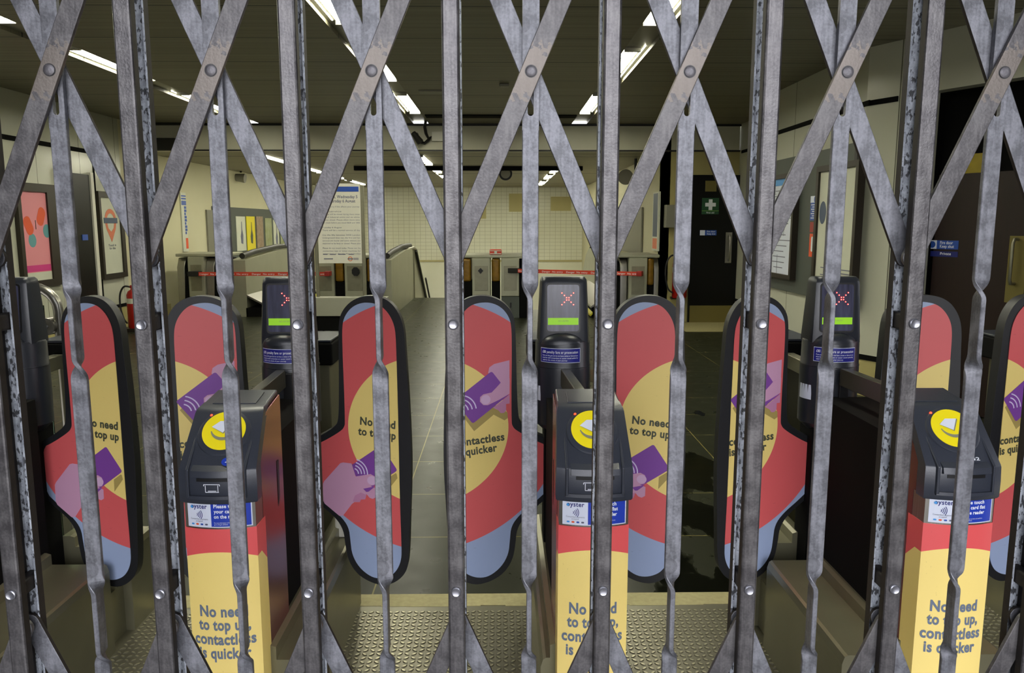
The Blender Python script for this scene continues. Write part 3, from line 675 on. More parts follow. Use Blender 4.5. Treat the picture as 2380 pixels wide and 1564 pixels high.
def extinguisher(label, x, y, z0, h, r, hose=-1):
    t = thing('fire_extinguisher', label, 'fire extinguisher', (x, y, z0))
    bm = bmesh.new(); tube(bm, [(0,0,0), (0,0,.02), (0,0,h*.78), (0,0,h*.86), (0,0,h*.9), (0,0,h*.93)], [r*.9, r, r, r*.75, r*.35, r*.3], 24); obj('cylinder', bm, 'red', t, smooth=True)
    bm = bmesh.new(); cyl(bm, (0, 0, h*.58), (0, 0, h*.70), r*1.01, n=24); obj('label_band', bm, 'paper', t, smooth=True)
    bm = bmesh.new(); box(bm, -r*.35, r*.5, -.02, .02, h*.93, h); obj('valve', bm, 'red_sign', t, bevel=.004)
    bm = bmesh.new(); pts = [(hose*r*.2, 0, h*.95), (hose*r*1.2, -.02, h*.97), (hose*r*1.9, -.02, h*.8), (hose*r*2.0, -.02, h*.5), (hose*r*1.6, -.02, h*.22), (hose*r*1.0, -.04, h*.12)]
    cur = []
    for i in range(len(pts)-1):
        for k in range(5):
            f = k/5; P = [Vector(pts[max(i-1, 0)]), Vector(pts[i]), Vector(pts[i+1]), Vector(pts[min(i+2, len(pts)-1)])]
            cur.append(.5*((2*P[1])+(-P[0]+P[2])*f+(2*P[0]-5*P[1]+4*P[2]-P[3])*f*f+(-P[0]+3*P[1]-3*P[2]+P[3])*f**3))
    tube(bm, cur+[Vector(pts[-1])], .012, 8); obj('hose', bm, 'black', t, smooth=True)
    return t
e0 = atY(1567, 692, 11.0)
t = extinguisher('red fire extinguisher with black hose left of the far black door', e0.x+.07, 11.0, e0.z, 0.62, .105)
B('bracket', 'frame_dark', -.09, .09, .1, .2, -.03, -.0, t)
e0 = atX(322, 762, XL+.30)
t = extinguisher('red fire extinguisher against the left wall behind the left walkway', XL+.26, e0.y, e0.z, .57, .085)
B('bracket', 'frame_dark', -.16, .1, -.1, .1, -.12, -.0, t)

# loudspeakers / cameras under the low ceiling and on the bulkhead
p = atY(1175, 404, 15.0)
t = thing('ceiling_speaker', 'round black horn speaker hanging from the low ceiling near the middle', 'speaker', (p.x, 15.0, p.z))
bm = bmesh.new(); tube(bm, [(0, .18, 0), (0, .05, 0), (0, -.05, 0), (0, -.07, 0)], [.06, .09, .13, .125], 24); obj('horn', bm, 'black', t, smooth=True)
bm = bmesh.new(); cyl(bm, (0, -.068, 0), (0, -.075, 0), .09, n=24); obj('grille', bm, 'grey_box', t)
bm = bmesh.new(); cyl(bm, (0, .05, .1), (0, .05, HZ-p.z), .03, n=12); obj('stem', bm, 'black', t)
p = atY(1453, 412, 12.4)
t = thing('ceiling_speaker', 'grey round speaker on a black bracket by the right escalator wall', 'speaker', (p.x, 12.4, p.z))
bm = bmesh.new(); cyl(bm, (0, -.06, 0), (0, .1, 0), .12, .10, 24); obj('body', bm, 'grey_box', t, smooth=True)
bm = bmesh.new(); tube(bm, [(.10, .0, 0), (.16, 0, .06), (.16, 0, HZ-p.z)], .022); obj('bracket', bm, 'black', t)
p = atY(968, 318, YB-.15)
t = thing('security_camera', 'small black camera on the bulkhead beside the cable loop', 'camera', (p.x, YB-.15, p.z))
bm = bmesh.new(); cyl(bm, (-.04, -.05, .05), (.05, .02, -.07), .035, .05, 16); obj('camera_body', bm, 'conduit', t, smooth=True)
bm = bmesh.new(); tube(bm, [(0, .15, .05), (0, .05, .05), (0, 0, 0)], .015); obj('bracket', bm, 'conduit', t)
p = atY(1003, 306, YB-.05); q = atY(1060, 328, YB-.05)
t = thing('junction_box', 'pale junction box with a looping black cable on the bulkhead', 'box', (p.x, YB, q.z))
bm = bmesh.new(); box(bm, 0, q.x-p.x, -.06, 0, 0, p.z-q.z); obj('box', bm, 'white_paint', t, bevel=.004)
bm = bmesh.new(); pts = [atY(*a, YB-.05)-Vector((p.x, YB, q.z)) for a in ((991, 272), (987, 295), (990, 310), (996, 322), (1002, 318), (996, 325), (987, 333), (978, 330), (972, 322))]
tube(bm, pts, .022, 8); obj('cable', bm, 'conduit', t, smooth=True)
p = atY(990, 210, 1) 
a = atZ(974, 211, CZ); b = atZ(1035, 211, CZ)
t = tag(B('ceiling_diffuser', 'grey_box', a.x, b.x, a.y-.05, a.y+.12, CZ-.015, CZ), 'small flat air slot in the ceiling ahead of the middle light row', 'vent')
a = atZ(1172, 195, CZ)
t = tag(B('smoke_detector', 'grey_box', a.x-.05, a.x+.05, a.y-.05, a.y+.05, CZ-.03, CZ, bevel=.01), 'small pale detector on the ceiling slats', 'detector')
# ================================================================== ESCALATORS
def XY(px, Y=11.7): return atY(px, 620, Y).x
def balustrade(t, X, side, y0, y1, z1, nm='balustrade_panel'):
    """inner wall of an escalator, level first and then going down; side=+1 faces +x"""
    bm = bmesh.new(); yk = 15.0; dz = (y1-yk)*.577
    th = -.25*side
    pts = [(X, y0, 0.0), (X, yk, 0.0), (X, y1, -dz), (X, y1, z1-dz), (X, yk+.5, z1-.12), (X, yk, z1+.02), (X, yk-1.2, z1+.03), (X, y0+.6, z1-.03), (X, y0, z1-.06)]
    prism(bm, pts, (th, 0, 0)); obj(nm, bm, 'escal_panel', t)
    bm = bmesh.new(); tube(bm, [(X+th*.3, y0+.1, z1+.0), (X+th*.3, y0+.6, z1+.04), (X+th*.3, yk-1.2, z1+.09), (X+th*.3, yk, z1+.08), (X+th*.3, yk+.6, z1-.14), (X+th*.3, y1, z1-dz+.06)], .045, 10); obj('handrail', bm, 'conduit', t, smooth=True)
def newel(t, spec, z1=.91, y=11.7):
    z1 = z1+(11.7-y)*.045
    for kind, a, b in spec:
        x0, x1 = XY(a, y), XY(b, y)
        if kind == 'p':
            B('newel_panel', 'escal_panel', x0, x1, y, y+.5, .33, z1, t, bevel=.012); B('newel_base', 'board_grey', x0, x1, y+.01, y+.5, 0, .325, t)
            bm = bmesh.new(); box(bm, x0+.04, x1-.04, y-.006, y, .42, z1-.12); obj('inset_plate', bm, 'steel_dull', t, bevel=.004)
        elif kind == 'g':
            bm = bmesh.new(); box(bm, x0+.004, x1-.004, y+.02, y+.7, .55, z1-.01); obj('handrail_entry', bm, 'gold', t, bevel=.03)
            bm = bmesh.new(); box(bm, x0+.004, x1-.004, y+.05, y+.7, 0, .56); obj('handrail_well', bm, 'black_matt', t)
        elif kind == 's':
            bm = bmesh.new(); prism(bm, [(x0, y+.06, 0), (x0, y+.06, z1-.16), (x0, y+.14, z1-.02), (x0, y+.6, z1), (x0, y+.6, 0)], (x1-x0, 0, 0)); obj('steel_end', bm, 'steel', t, bevel=.01)
        elif kind == 'd':
            bm = bmesh.new(); prism(bm, [(x0, y+.04, 0), (x0, y+.0, .3), (x0, y+.04, .62), (x0, y+.16, z1-.06), (x0, y+.6, z1-.03), (x0, y+.6, 0)], (x1-x0, 0, 0)); obj('handrail_entry', bm, 'black_matt', t, bevel=.012)
    x0, x1 = XY(spec[0][1], y), XY(spec[-1][2], y)
    bm = bmesh.new(); box(bm, x0, x1, y+.03, y+.9, z1, z1+.045); obj('deck_cap', bm, 'escal_panel', t, bevel=.01)
def steps(t, x0, x1):
    bm = bmesh.new(); pts = [(x0, 11.9, .004)]
    prof = [(11.8, .003), (12.5, .003)]; y, z = 12.5, .003
    for i in range(24): prof += [(y+.32, z), (y+.32, z-.19)]; y += .32; z -= .19
    a = [bm.verts.new((x0, p, q)) for p, q in prof]; b = [bm.verts.new((x1, p, q)) for p, q in prof]
    for i in range(len(prof)-1): bm.faces.new((a[i], a[i+1], b[i+1], b[i]))
    obj('steps', bm, 'hall_floor_dark', t, recalc=False)
tL = thing('escalator', 'left escalator, below the row of posters', 'escalator', (0, 0, 0))
newel(tL, [('s', 407, 425), ('d', 425, 436), ('p', 436, 474), ('s', 474, 494), ('d', 494, 520)], .93)
newel(tL, [('p', 735, 776), ('g', 777, 798), ('p', 800, 848), ('g', 851, 876)])
balustrade(tL, XY(560), 1, 11.9, 20, .93); balustrade(tL, XY(905), 1, 11.9, 20, .93)
steps(tL, XY(560), XY(735))
xx = XY(560); bm = bmesh.new(); prism(bm, [(xx, 11.9, .34), (xx, 15, .34), (xx+.34, 15, .16), (xx+.34, 11.9, .16)], (0, 0, -.03)); obj('inner_deck', bm, 'steel', tL)
bm = bmesh.new(); prism(bm, [(xx+.34, 11.7, .09), (xx+.34, 15, .09), (xx+.37, 15, .05), (xx+.37, 11.7, .05)], (0, 0, -.03)); obj('yellow_edge', bm, 'yellow_line', tL)
bm = bmesh.new(); box(bm, xx-.02, xx+.33, 11.9, 15, 0, .14); obj('skirt', bm, 'black_matt', tL)
bm = bmesh.new(); x0 = XY(827); prism(bm, [(x0+a, 11.69, .71+b) for a, b in ell(0, 0, .06, .07, 8, PI/8, 2*PI+PI/8)], (0, -.03, 0)); obj('blanking_plug', bm, 'black', tL)
tR = thing('escalator', 'right escalator, beside the white wall with the narrow line sign', 'escalator', (0, 0, 0))
newel(tR, [('g', 1073, 1095), ('p', 1097, 1140), ('g', 1142, 1163), ('p', 1165, 1207), ('d', 1208, 1228)])
newel(tR, [('d', 1425, 1443), ('s', 1443, 1460), ('p', 1462, 1505), ('g', 1505, 1522), ('s', 1522, 1534)], y=10.98)
balustrade(tR, XY(1425), -1, 11.9, 20, .93)
steps(tR, XY(1230), XY(1425))
xx = XY(1425); bm = bmesh.new(); prism(bm, [(xx, 11.9, .34), (xx, 15, .34), (xx-.30, 15, .16), (xx-.30, 11.9, .16)], (0, 0, -.03)); obj('inner_deck', bm, 'steel', tR)
bm = bmesh.new(); prism(bm, [(xx-.30, 11.7, .09), (xx-.30, 15, .09), (xx-.33, 15, .05), (xx-.33, 11.7, .05)], (0, 0, -.03)); obj('yellow_edge', bm, 'yellow_line', tR)
bm = bmesh.new(); box(bm, xx-.29, xx+.02, 11.9, 15, 0, .14); obj('skirt', bm, 'black_matt', tR)
x0 = XY(1117); bm = bmesh.new(); prism(bm, [(x0+a, 11.69, .72+b) for a, b in ((-.04,0),(0,-.045),(.04,0),(0,.045))], (0, -.03, 0)); obj('blanking_plug', bm, 'black', tR)
for zz_ in (.25,): 
    x0 = XY(1187); bm = bmesh.new(); box(bm, x0-.012, x0+.012, 11.69, 11.71, .16, .24); obj('key_switch', bm, 'black', tR)
a = atY(1138, 580, 11.75); b = atY(1166, 601, 11.75)
t = thing('alarm_box', 'red and white box standing on the escalator casing right of the centre', 'box', (0, 11.75, 0))
bm = bmesh.new(); box(bm, a.x, b.x, -.02, .18, .956, a.z); obj('case', bm, 'tape_red', t, bevel=.012)
bm = bmesh.new(); xc = (a.x+b.x)/2
box(bm, xc-.02, xc+.02, -.026, -.02, .975, a.z-.015); box(bm, a.x+.008, b.x-.008, -.026, -.02, .965, .978); box(bm, a.x+.008, b.x-.008, -.026, -.02, a.z-.022, a.z-.012); obj('white_band', bm, 'white_paint', t)

def belt(label, pa, pb, word, Y=11.55, Y1=11.55):
    a = atY(*pa, Y); b = atY(*pb, Y1); t = thing('barrier_belt', label, 'barrier belt', (a.x, Y, (a.z+b.z)/2))
    W_ = math.hypot(b.x-a.x, Y1-Y); t.rotation_euler = (0, 0, math.atan2(Y1-Y, b.x-a.x))
    bm = bmesh.new(); box(bm, 0, W_, -.002, .002, -.028, .028); obj('webbing', bm, 'tape_red', t)
    n = 5; lettering([(word, W_*(i+.62)/n, -.014, W_/n*.86, .036, 'CENTER', 0) for i in range(n)], 'white_text', t, lambda x, y: Vector((x, -.0035, y)), bold=.01)
    bm = bmesh.new(); box(bm, -.10, .06, -.012, .143, -.035, .035); obj('belt_clip', bm, 'black', t, bevel=.006)
    bm = bmesh.new(); box(bm, W_-.02, W_+.06, -.012, .10 if Y1 < 11 else .143, -.035, .035); obj('belt_clip', bm, 'red_sign', t, bevel=.006)
    return t
belt('red warning belt stretched across the left escalator', (452, 635), (757, 638), 'Danger  No entry')
belt('red warning belt stretched across the right escalator', (1195, 631), (1482, 634), 'Danger  No entry', 11.62, 10.86)

# stair handrail going down in the middle
t = thing('stair_handrail', 'steel stair handrail going down beyond the floor edge, left of centre', 'handrail', (-1.66, 15.0, 0))
bm = bmesh.new(); tube(bm, [(-.22, -1.4, .92), (-.02, -.1, .96), (.0, .15, .92), (.0, 3.2, -.85)], .032, 10); obj('rail', bm, 'steel_dull', t, smooth=True)
bm = bmesh.new(); tube(bm, [(.02, .05, .90), (.02, 3.2, -.95)], .02, 8); tube(bm, [(.16, .4, .35), (.16, 2.2, -.75)], .018, 8); obj('lower_rail', bm, 'conduit', t)
bm = bmesh.new(); tube(bm, [(-.02, -.1, 0), (-.02, -.1, .95)], .022, 8); obj('stanchion', bm, 'steel_dull', t)

# freestanding service notice
YN = 10.4
a = atY(733, 430, YN); b = atY(847, 612, YN); g0 = atY(733, 690, YN).z
t = thing('service_notice', 'freestanding white service notice with blue header before the left escalator', 'notice', (a.x, YN, 0)); WN = b.x-a.x
def NP(x, y, o=0): return Vector((x, -.006-o, y))
for x in (-.02, WN-.01): B('pole', 'steel_dull', x-.022, x+.022, 0, .05, g0, a.z+.0, t, bevel=.006)
xs0, xs1 = .03, WN-.05
B('board', 'white_paint', xs0-.02, xs1+.02, -.004, .03, b.z, a.z+.02, t, bevel=.004)
z1 = a.z-.02; 
B('blue_header', 'sign_blue', xs0, xs1, -.007, -.004, z1-.065, z1, t)
hN = z1-.065-b.z
ln = [('Tuesday 4, Wednesday 5', (xs0+xs1)/2, z1-.15, .50, .055, 'CENTER', 0), ('and Thursday 6 August', (xs0+xs1)/2, z1-.205, .44, .055, 'CENTER', 0)]
lettering(ln, 'grey_text', t, NP, name='heading')
ln = []; body = ['We are sorry if this affects your journey', 'No service', 'This line will be closed during these times', 'planned industrial action and we advise', 'to plan ahead. Please allow more time', 'and check before you travel 0630 and 1830', 'Tuesday 6 August', 'There will be a normal service all day', 'Use the lifts between 0430 London', 'Underground does run, the first and last', 'services are busier and some stations are', 'expected to be busy or closed. Please plan', 'Please do not travel today. Please use the', 'contactless taps or ticket machines for', 'connections to the city. Not on Sundays']
zz_ = z1-.27
for i, s_ in enumerate(body):
    if i in (1, 6, 8, 12): zz_ -= .025
    ln.append((s_, xs0+.04, zz_, .26 if len(s_) < 18 else .50, .028, 'LEFT', 0)); zz_ -= .037
lettering(ln, 'grey_text', t, NP, name='body_text', bold=.0)
bm = bmesh.new(); rc = (xs0+.40, b.z+.06); pp = arc_band(rc[0], rc[1], .022, .031, 0, PI, 16)+[]; prism(bm, [NP(x, y, .0008) for x, y in arc_band(rc[0], rc[1], .021, .031, .0, 2*PI-.001, 28)], (0, .0008, 0)); obj('ring_emblem', bm, 'orange_pale', t)
bm = bmesh.new(); box(bm, rc[0]-.036, rc[0]+.036, -.0078, -.0070, rc[1]-.006, rc[1]+.006); obj('emblem_bar', bm, 'roundel_blue', t)
bm = bmesh.new()
for x_, w_ in ((xs0+.04, .06), (xs0+.13, .08), (xs0+.24, .10), (xs0+.38, .07)): box(bm, x_, x_+w_, -.0075, -.0065, b.z+.115, b.z+.125)
box(bm, xs0+.05, xs0+.17, -.0075, -.0065, b.z+.055, b.z+.067); box(bm, xs0+.44, xs0+.51, -.0075, -.0065, b.z+.048, b.z+.056); box(bm, xs0+.44, xs0+.51, -.0075, -.0065, b.z+.064, b.z+.072); obj('footer_print', bm, 'grey_text', t)
za = atY(733, 735, YN-.1).z
B('base_box', 'pale_panel', -.06, WN+.30, -.10, .10, za, g0, t, bevel=.006)
B('base_plinth', 'black_matt', -.05, WN+.29, -.08, .10, 0.0, za-.002, t)

# glass gate with a tubular frame by the left-most barrier
YG = 3.05
def gp(px, py): q = atY(px, py, YG); return (q.x, q.z)
xr, zt_ = gp(131, 668); xl = xr-.75; zb_ = gp(131, 868)[1]
t = thing('glass_side_gate', 'glass side gate in a rounded steel tube frame behind the left-most barrier', 'gate', (xl, YG, 0))
Wg = xr-xl
bm = bmesh.new(); path = [(0, 0, .02), (0, 0, zt_-.09)]+[(.09-.09*math.cos(k*PI/12), 0, zt_-.09+.09*math.sin(k*PI/12)) for k in range(1, 7)]+[(Wg-.09+.09*math.sin(k*PI/12), 0, zt_-.09+.09*math.cos(k*PI/12)) for k in range(0, 7)]+[(Wg, 0, .02)]
tube(bm, path, .019, 14); obj('tube_frame', bm, 'steel', t, smooth=True)
bm = bmesh.new(); box(bm, .05, Wg-.055, -.005, .005, .15, zt_-.07); obj('glass_pane', bm, 'glass', t, bevel=.003)
hx, hz = gp(118, 757); bm = bmesh.new(); cyl(bm, (hx-xl, -.035, hz), (hx-xl, .035, hz), .034, n=24); obj('hinge', bm, 'steel', t, smooth=True)
bm = bmesh.new(); cyl(bm, (hx-xl, -.042, hz), (hx-xl, -.035, hz), .010, n=12); box(bm, hx-xl+.02, Wg, -.01, .01, hz-.02, hz+.02); obj('hinge_pin', bm, 'bolt', t)

# ================================================================== TICKET BARRIERS
CX = [-1.58, -.68, .224, 1.12, 2.02]
PW = [(-.25, .285), (-.165, .148), (-.124, .09), (-.235, .20), (-.2, .2)]
XO = -.020                      # posts and paddles stand a touch to the left of the nose line
AC = lambda k: -.243+.9*(k-2)   # middle of walkway k
YP = .69
def zq(py, Y=2.5): return atY(1310, py, Y).z
def bowy(x, amp=.018, hw=.088): return -amp*(1-min(1, abs(x)/hw)**2)
def front(hw, yf, amp, n=12): return [(-hw+2*hw*i/n, yf-amp*(1-(abs(-1+2*i/n))**2)) for i in range(n+1)]
def ring(hw, yf, amp, yb, z, zb=None):
    p = front(hw, yf, amp); r = .006
    return [(x, y, z) for x, y in p]+[(hw, yb, z if zb is None else zb), (-hw, yb, z if zb is None else zb)]
# sloping reader face frame
S0 = Vector((0, -.018, .838)); S1 = Vector((0, .094, .957)); SU = (S1-S0).normalized(); SN = Vector((0, -SU.z, SU.y))
def SF(u, s, n=0): return S0+Vector((u, 0, 0))+SU*s+SN*n

def pad(px, py, sgn):
    p = atY(px, py, 2.49); return (abs(p.x-AC(2)), p.z)
_in = [(792,758),(799,735),(815,715),(838,704),(861,703),(884,708),(902,723),(916,746),(922,772),(924,832),(928,975),(931,1140),(936,1274),(934,1297),(925,1318),(911,1333),(886,1343),(861,1341),(833,1322),(816,1294),(812,1262),(808,1230),(787,1205),(748,1178),(714,1150),(714,1048),(745,1034),(790,1006),(798,994),(799,985),(797,910),(793,818)]
_out = [(783,749),(792,723),(815,699),(847,687),(884,688),(912,702),(932,730),(942,763),(945,818),(952,910),(958,1030),(959,1094),(956,1186),(953,1297),(944,1326),(921,1348),(893,1359),(861,1355),(829,1340),(807,1311),(799,1274),(795,1240),(776,1212),(740,1187),(704,1160),(704,1038),(740,1020),(776,996),(783,978),(784,900),(783,818)]
def chaikin(p, n=2):
    for _ in range(n):
        q = []
        for i in range(len(p)):
            a, b = p[i], p[(i+1) % len(p)]; q += [(a[0]*.75+b[0]*.25, a[1]*.75+b[1]*.25), (a[0]*.25+b[0]*.75, a[1]*.25+b[1]*.75)]
        p = q
    return p
IN_L = chaikin([pad(*p, 0) for p in _in]); OUT_L = chaikin([pad(*p, 0) for p in _out])
def tilt(x, yh=.03, xh=.30): return yh-(xh-abs(x))*math.tan(math.radians(14))
def zx(x0, y0): return (700+.4604*x0, 680+.4604*y0)
def zr(x0, y0): return (1000+.4604*x0, 680+.4604*y0)
def padpts(pts, f): return [pad(*f(a, b), 0) for a, b in pts]
def ccw(pts):
    a = sum(pts[i-1][0]*pts[i][1]-pts[i][0]*pts[i-1][1] for i in range(len(pts))); return pts if a > 0 else pts[::-1]
def paddle(parent, sgn, xoff, label=None):
    """sgn=-1: left paddle of a walkway (art x is negative), +1: right paddle"""
    p = bpy.data.objects.new('tmp', None)
    def D(pts, o): return [(sgn*x, tilt(x)+o, z) for x, z in pts]
    bm = bmesh.new(); prism(bm, D(IN_L, -.004), (0, .004, 0)); face = obj('paddle', bm, 'art', parent, loc=(xoff, YP, 0))
    bm = bmesh.new(); prism(bm, D(OUT_L, -.002), (0, .042, 0)); obj('rubber_edging', bm, 'black_rubber', face, bevel=.011, seg=3)
    def decal(nm, m, pts, lvl): bm = bmesh.new(); prism(bm, D(pts, -.0044-.0004*lvl), (0, .0004, 0)); return obj(nm, bm, m, face)
    def place(lvl): return lambda x, y: Vector((x, tilt(x)-.0046-.0004*lvl, y))
    def off(pts, a, b): return [(x+a, y+b) for x, y in pts]
    if sgn < 0:
        f = zx
        card = round_poly([(240,885),(406,766),(491,886),(325,1005)], 12)
        card = [q for q in padpts(card, f)]
        palm = [(104,970),(190,872),(205,867),(250,869),(272,934),(350,915),(372,925),(380,945),(372,968),(350,975),(378,985),(378,1030),(362,1040),(345,1035),(330,1018),(322,1045),(300,1048),(294,1062),(265,1064),(252,1075),(205,1138),(185,1142),(105,1086),(96,1070),(96,985)]
        sh = round_poly([(262,915),(428,796),(500,905),(500,935),(347,1035)], 12)
        decal('card_shadow_print', 'tan', [(max(a, .075), b) for a, b in padpts([(440,990),(491,925),(487,905),(482,900),(440,930)], f)], 0)
        decal('card_print', 'purple', [(max(a, .0805), b) for a, b in card], 1)
        decal('hand_print', 'pink', padpts(palm, f), 2)
        decal('finger_print', 'pink2', padpts([(256,1062),(268,1030),(300,1012),(322,1020),(330,1018),(322,1045),(300,1048),(294,1062)], f), 3)
        decal('card_edge_print', 'purple', padpts([(312,992),(375,975),(340,1005),(328,1007)], f), 3)
        decal('nail_print', 'nail', padpts(ell(357, 947, 24, 22, 20), f), 3)
        cx_, cy_ = 262, 918; rot = (-75, 10)
        arcs = [(22, 28), (38, 44), (54, 60), (70, 76)]
        an = (math.radians(-78), math.radians(0))
        txt = [('No need', (836, 987), (921, 992)), ('to top up', (831, 1011), (922, 1017))]
    else:
        f = zr
        card = padpts(round_poly([(310,397),(401,518),(215,657),(124,536)], 12), f)
        decal('card_shadow_print', 'tan', padpts([(222,695),(140,580),(160,560),(330,570),(391,612),(391,640),(375,650),(320,618)], f), 0)
        back = padpts([(292,405),(298,378),(322,362),(400,346),(400,500),(350,470)], f)
        decal('hand_print', 'pink', back, 1)
        decal('card_print', 'purple', [(max(a, .062), b) for a, b in card], 2)
        decal('thumb_print', 'pink', padpts([(358,455),(401,438),(401,516),(345,545),(290,568),(268,566),(251,548),(252,525),(268,512),(310,505),(340,475)], f), 3)
        decal('finger_print', 'pink2', padpts([(318,583),(401,520),(401,566),(383,567),(383,600),(372,612),(356,612),(345,598)], f), 3)
        decal('nail_print', 'nail', padpts(ell(280, 540, 24, 24, 20), f), 4)
        cx_, cy_ = 152, 592
        arcs = [(20, 26), (38, 44), (58, 64), (78, 84)]
        an = (math.radians(-78), math.radians(-8))
        txt = [('contactless', (1060, 1033), (1173, 1025)), ('is quicker', (1062, 1057), (1156, 1049))]
    bm = bmesh.new()
    for r0, r1 in arcs[1:] if sgn > 0 else arcs:
        q = padpts(arc_band(cx_, cy_, r0, r1, an[0], an[1], 10), f); prism(bm, D(q, -.0064), (0, .0004, 0))
    obj('wave_print', bm, 'lilac', face)
    ln = []
    for s_, p0, p1 in txt:
        a = pad(*p0, 0); b = pad(*p1, 0); xa, xb = sgn*a[0], sgn*b[0]
        if p0[0] < 993 and p1[0] > 993 or sgn > 0: xa = atY(*p0, 2.49).x-AC(2)
        cx2 = (xa+xb)/2; wd = abs(xb-xa); ln.append((s_, cx2, (a[1]+b[1])/2-.0, wd, .037, 'CENTER', math.atan2(b[1]-a[1], xb-xa)))
    lettering(ln, 'olive_text', face, place(4), bold=.032)
    return face

def cabinet(i, label, number=None, nose=True, left=True, right=True):
    x = CX[i]; root = thing('ticket_barrier', label, 'ticket barrier', (x, 1.80, 0), 'ticket barriers' if False else None)
    P = root
    # side plinths
    for s in (0, 1):
        w_ = abs(PW[i][s]); sg = -1 if s == 0 else 1
        if w_ < .1: continue
        bm = bmesh.new()
        for ya_, yb_ in (((.06, .96),) if i in (1, 2) else ((.06, .635), (.775, .96))): prism(bm, [(sg*a, ya_, b) for a, b in ((.06, 0), (w_, 0), (w_, .285), (w_-.006, .305), (w_-.014, .31), (.10, .31), (.10, .345), (.085, .35), (.06, .35))], (0, yb_-ya_, 0))
        box(bm, min(sg*.06, sg*(w_-.03)), max(sg*.06, sg*(w_-.03)), .63, .78, 0, .18); obj('side_plinth', bm, 'olive_metal', P)
    B('core', 'black_matt', -.078, .078, .23, .66, .0, .86, P)
    # nose
    bm = bmesh.new(); rs = [ring(.086, 0, .018, .07, z) for z in (0, .1, .2, .3, .4, .5, .6, .65, .694)]; loft(bm, rs); obj('front_cover', bm, 'nose', P, smooth=True)
    bm = bmesh.new(); loft(bm, [ring(.0845, .0015, .018, .07, z) for z in (.694, .73, .768)]); band = obj('steel_band', bm, 'steel', P, smooth=True)
    def onb(lvl): return lambda a, b: Vector((a, .0015-.0008-.0004*lvl+bowy(a, .018, .0845), b))
    def bowplate(nm, m, x0, x1, z0, z1, lvl, par, n=14):
        bm = bmesh.new(); f_ = onb(lvl); a = [bm.verts.new(f_(x0+(x1-x0)*k/n, z0)) for k in range(n+1)]; b = [bm.verts.new(f_(x0+(x1-x0)*k/n, z1)) for k in range(n+1)]
        for k in range(n): bm.faces.new((a[k], a[k+1], b[k+1], b[k]))
        return obj(nm, bm, m, par, recalc=False)
    bowplate('white_label', 'white_label', -.0765, .078, .698, .764, 0, band)
    bowplate('blue_label', 'blue_label', -.016, .0755, .7005, .7615, 1, band)
    lettering([('oyster', -.046, .745, .042, .0165, 'CENTER', 0)], 'navy', band, onb(2), name='card_logo', bold=.02)
    bm = bmesh.new(); bm2 = [onb(3)(a, b) for a, b in ell(-.0642, .7485, .0034, .0034, 14)]; bm.faces.new([bm.verts.new(q) for q in bm2]); obj('logo_dot', bm, 'cyan', band)
    bm = bmesh.new()
    for r0 in (.004, .008, .012, .016):
        q = arc_band(-.055, .7295, r0, r0+.0016, -.7, .7, 6); bm.faces.new([bm.verts.new(onb(2)(a, b)) for a, b in q])
    obj('contactless_mark', bm, 'navy', band)
    lettering([('Contactless payments', -.046, .7168, .044, .006, 'CENTER', 0), ('accepted.', -.046, .7118, .018, .0055, 'CENTER', 0)], 'grey_text', band, onb(2), name='small_print', bold=0)
    for k, m_ in enumerate(('cyan', 'orange', 'sign_blue', 'grey_text')):
        bm = bmesh.new(); q = rrect(-.0665+.0115*k, -.0595+.0115*k, .7035, .7078, .0018, 3); bm.faces.new([bm.verts.new(onb(2)(a, b)) for a, b in q]); obj('card_mark', bm, m_, band)
    lettering([('Please touch', -.009, .7475, .062, .0125, 'LEFT', 0), ('your card flat', -.009, .7345, .066, .0125, 'LEFT', 0), ('on the reader', -.009, .7215, .064, .0125, 'LEFT', 0)], 'white_text', band, onb(2), name='instruction', bold=.03)
    lettering([('For more information on fares and conditions', -.009, .7088, .060, .0045, 'LEFT', 0), ('go to tfl.gov.uk/fares', -.009, .7045, .032, .0045, 'LEFT', 0)], 'white_text', band, onb(2), name='small_print', bold=0)
    # body sides
    bm = bmesh.new(); prism(bm, [(-.0855, a, b) for a, b in ((.055, 0), (.24, 0), (.24, .968), (.115, .950), (.035, .86), (.03, .76), (.055, .76))], (.171, 0, 0)); body = obj('side_panels', bm, 'side', P, bevel=.002)
    for sg in (-1, 1):
        bm = bmesh.new(); prism(bm, [(sg*.0862, a, b) for a, b in ((.185, .80), (.20, .80), (.20, .70), (.185, .675))], (sg*.0006, 0, 0)); obj('slot_mark', bm, 'black', body)
    # reader head
    bm = bmesh.new(); hr = []
    for z, hw, yf, amp in ((.757, .0905, -.001, .018), (.762, .093, -.004, .018), (.80, .0935, -.004, .017), (.836, .0925, -.003, .016), (.842, .092, 0, .016), (.953, .0845, .098, .006), (.960, .083, .106, .005), (.964, .080, .114, .004)):
        hr.append(ring(hw, yf, amp, max(yf+.035, .03), z, z+.004 if z > .95 else None))
    loft(bm, hr); head = obj('reader_head', bm, 'grey_plastic', P, smooth=True)
    bm = bmesh.new(); prism(bm, [(-.082, .108, .9625), (.082, .108, .9625), (.080, .243, .981), (-.080, .243, .981)], (0, 0, -.014)); top = obj('top_cover', bm, 'grey_plastic', P, bevel=.005, seg=3)
    bm = bmesh.new(); prism(bm, [(-.055, .135, .969), (.055, .135, .969), (.053, .215, .9805), (-.053, .215, .9805)], (0, 0, -.003)); obj('lid', bm, 'grey_plastic', top, bevel=.0012)
    bm = bmesh.new(); loft(bm, [[SF(r*math.cos(a), .104+r*math.sin(a), h) for a in [2*PI*k/40 for k in range(40)]] for r, h in ((.066, -.006), (.063, .0005), (.058, .0022))]); obj('reader_dish', bm, 'grey_plastic', head, smooth=True)
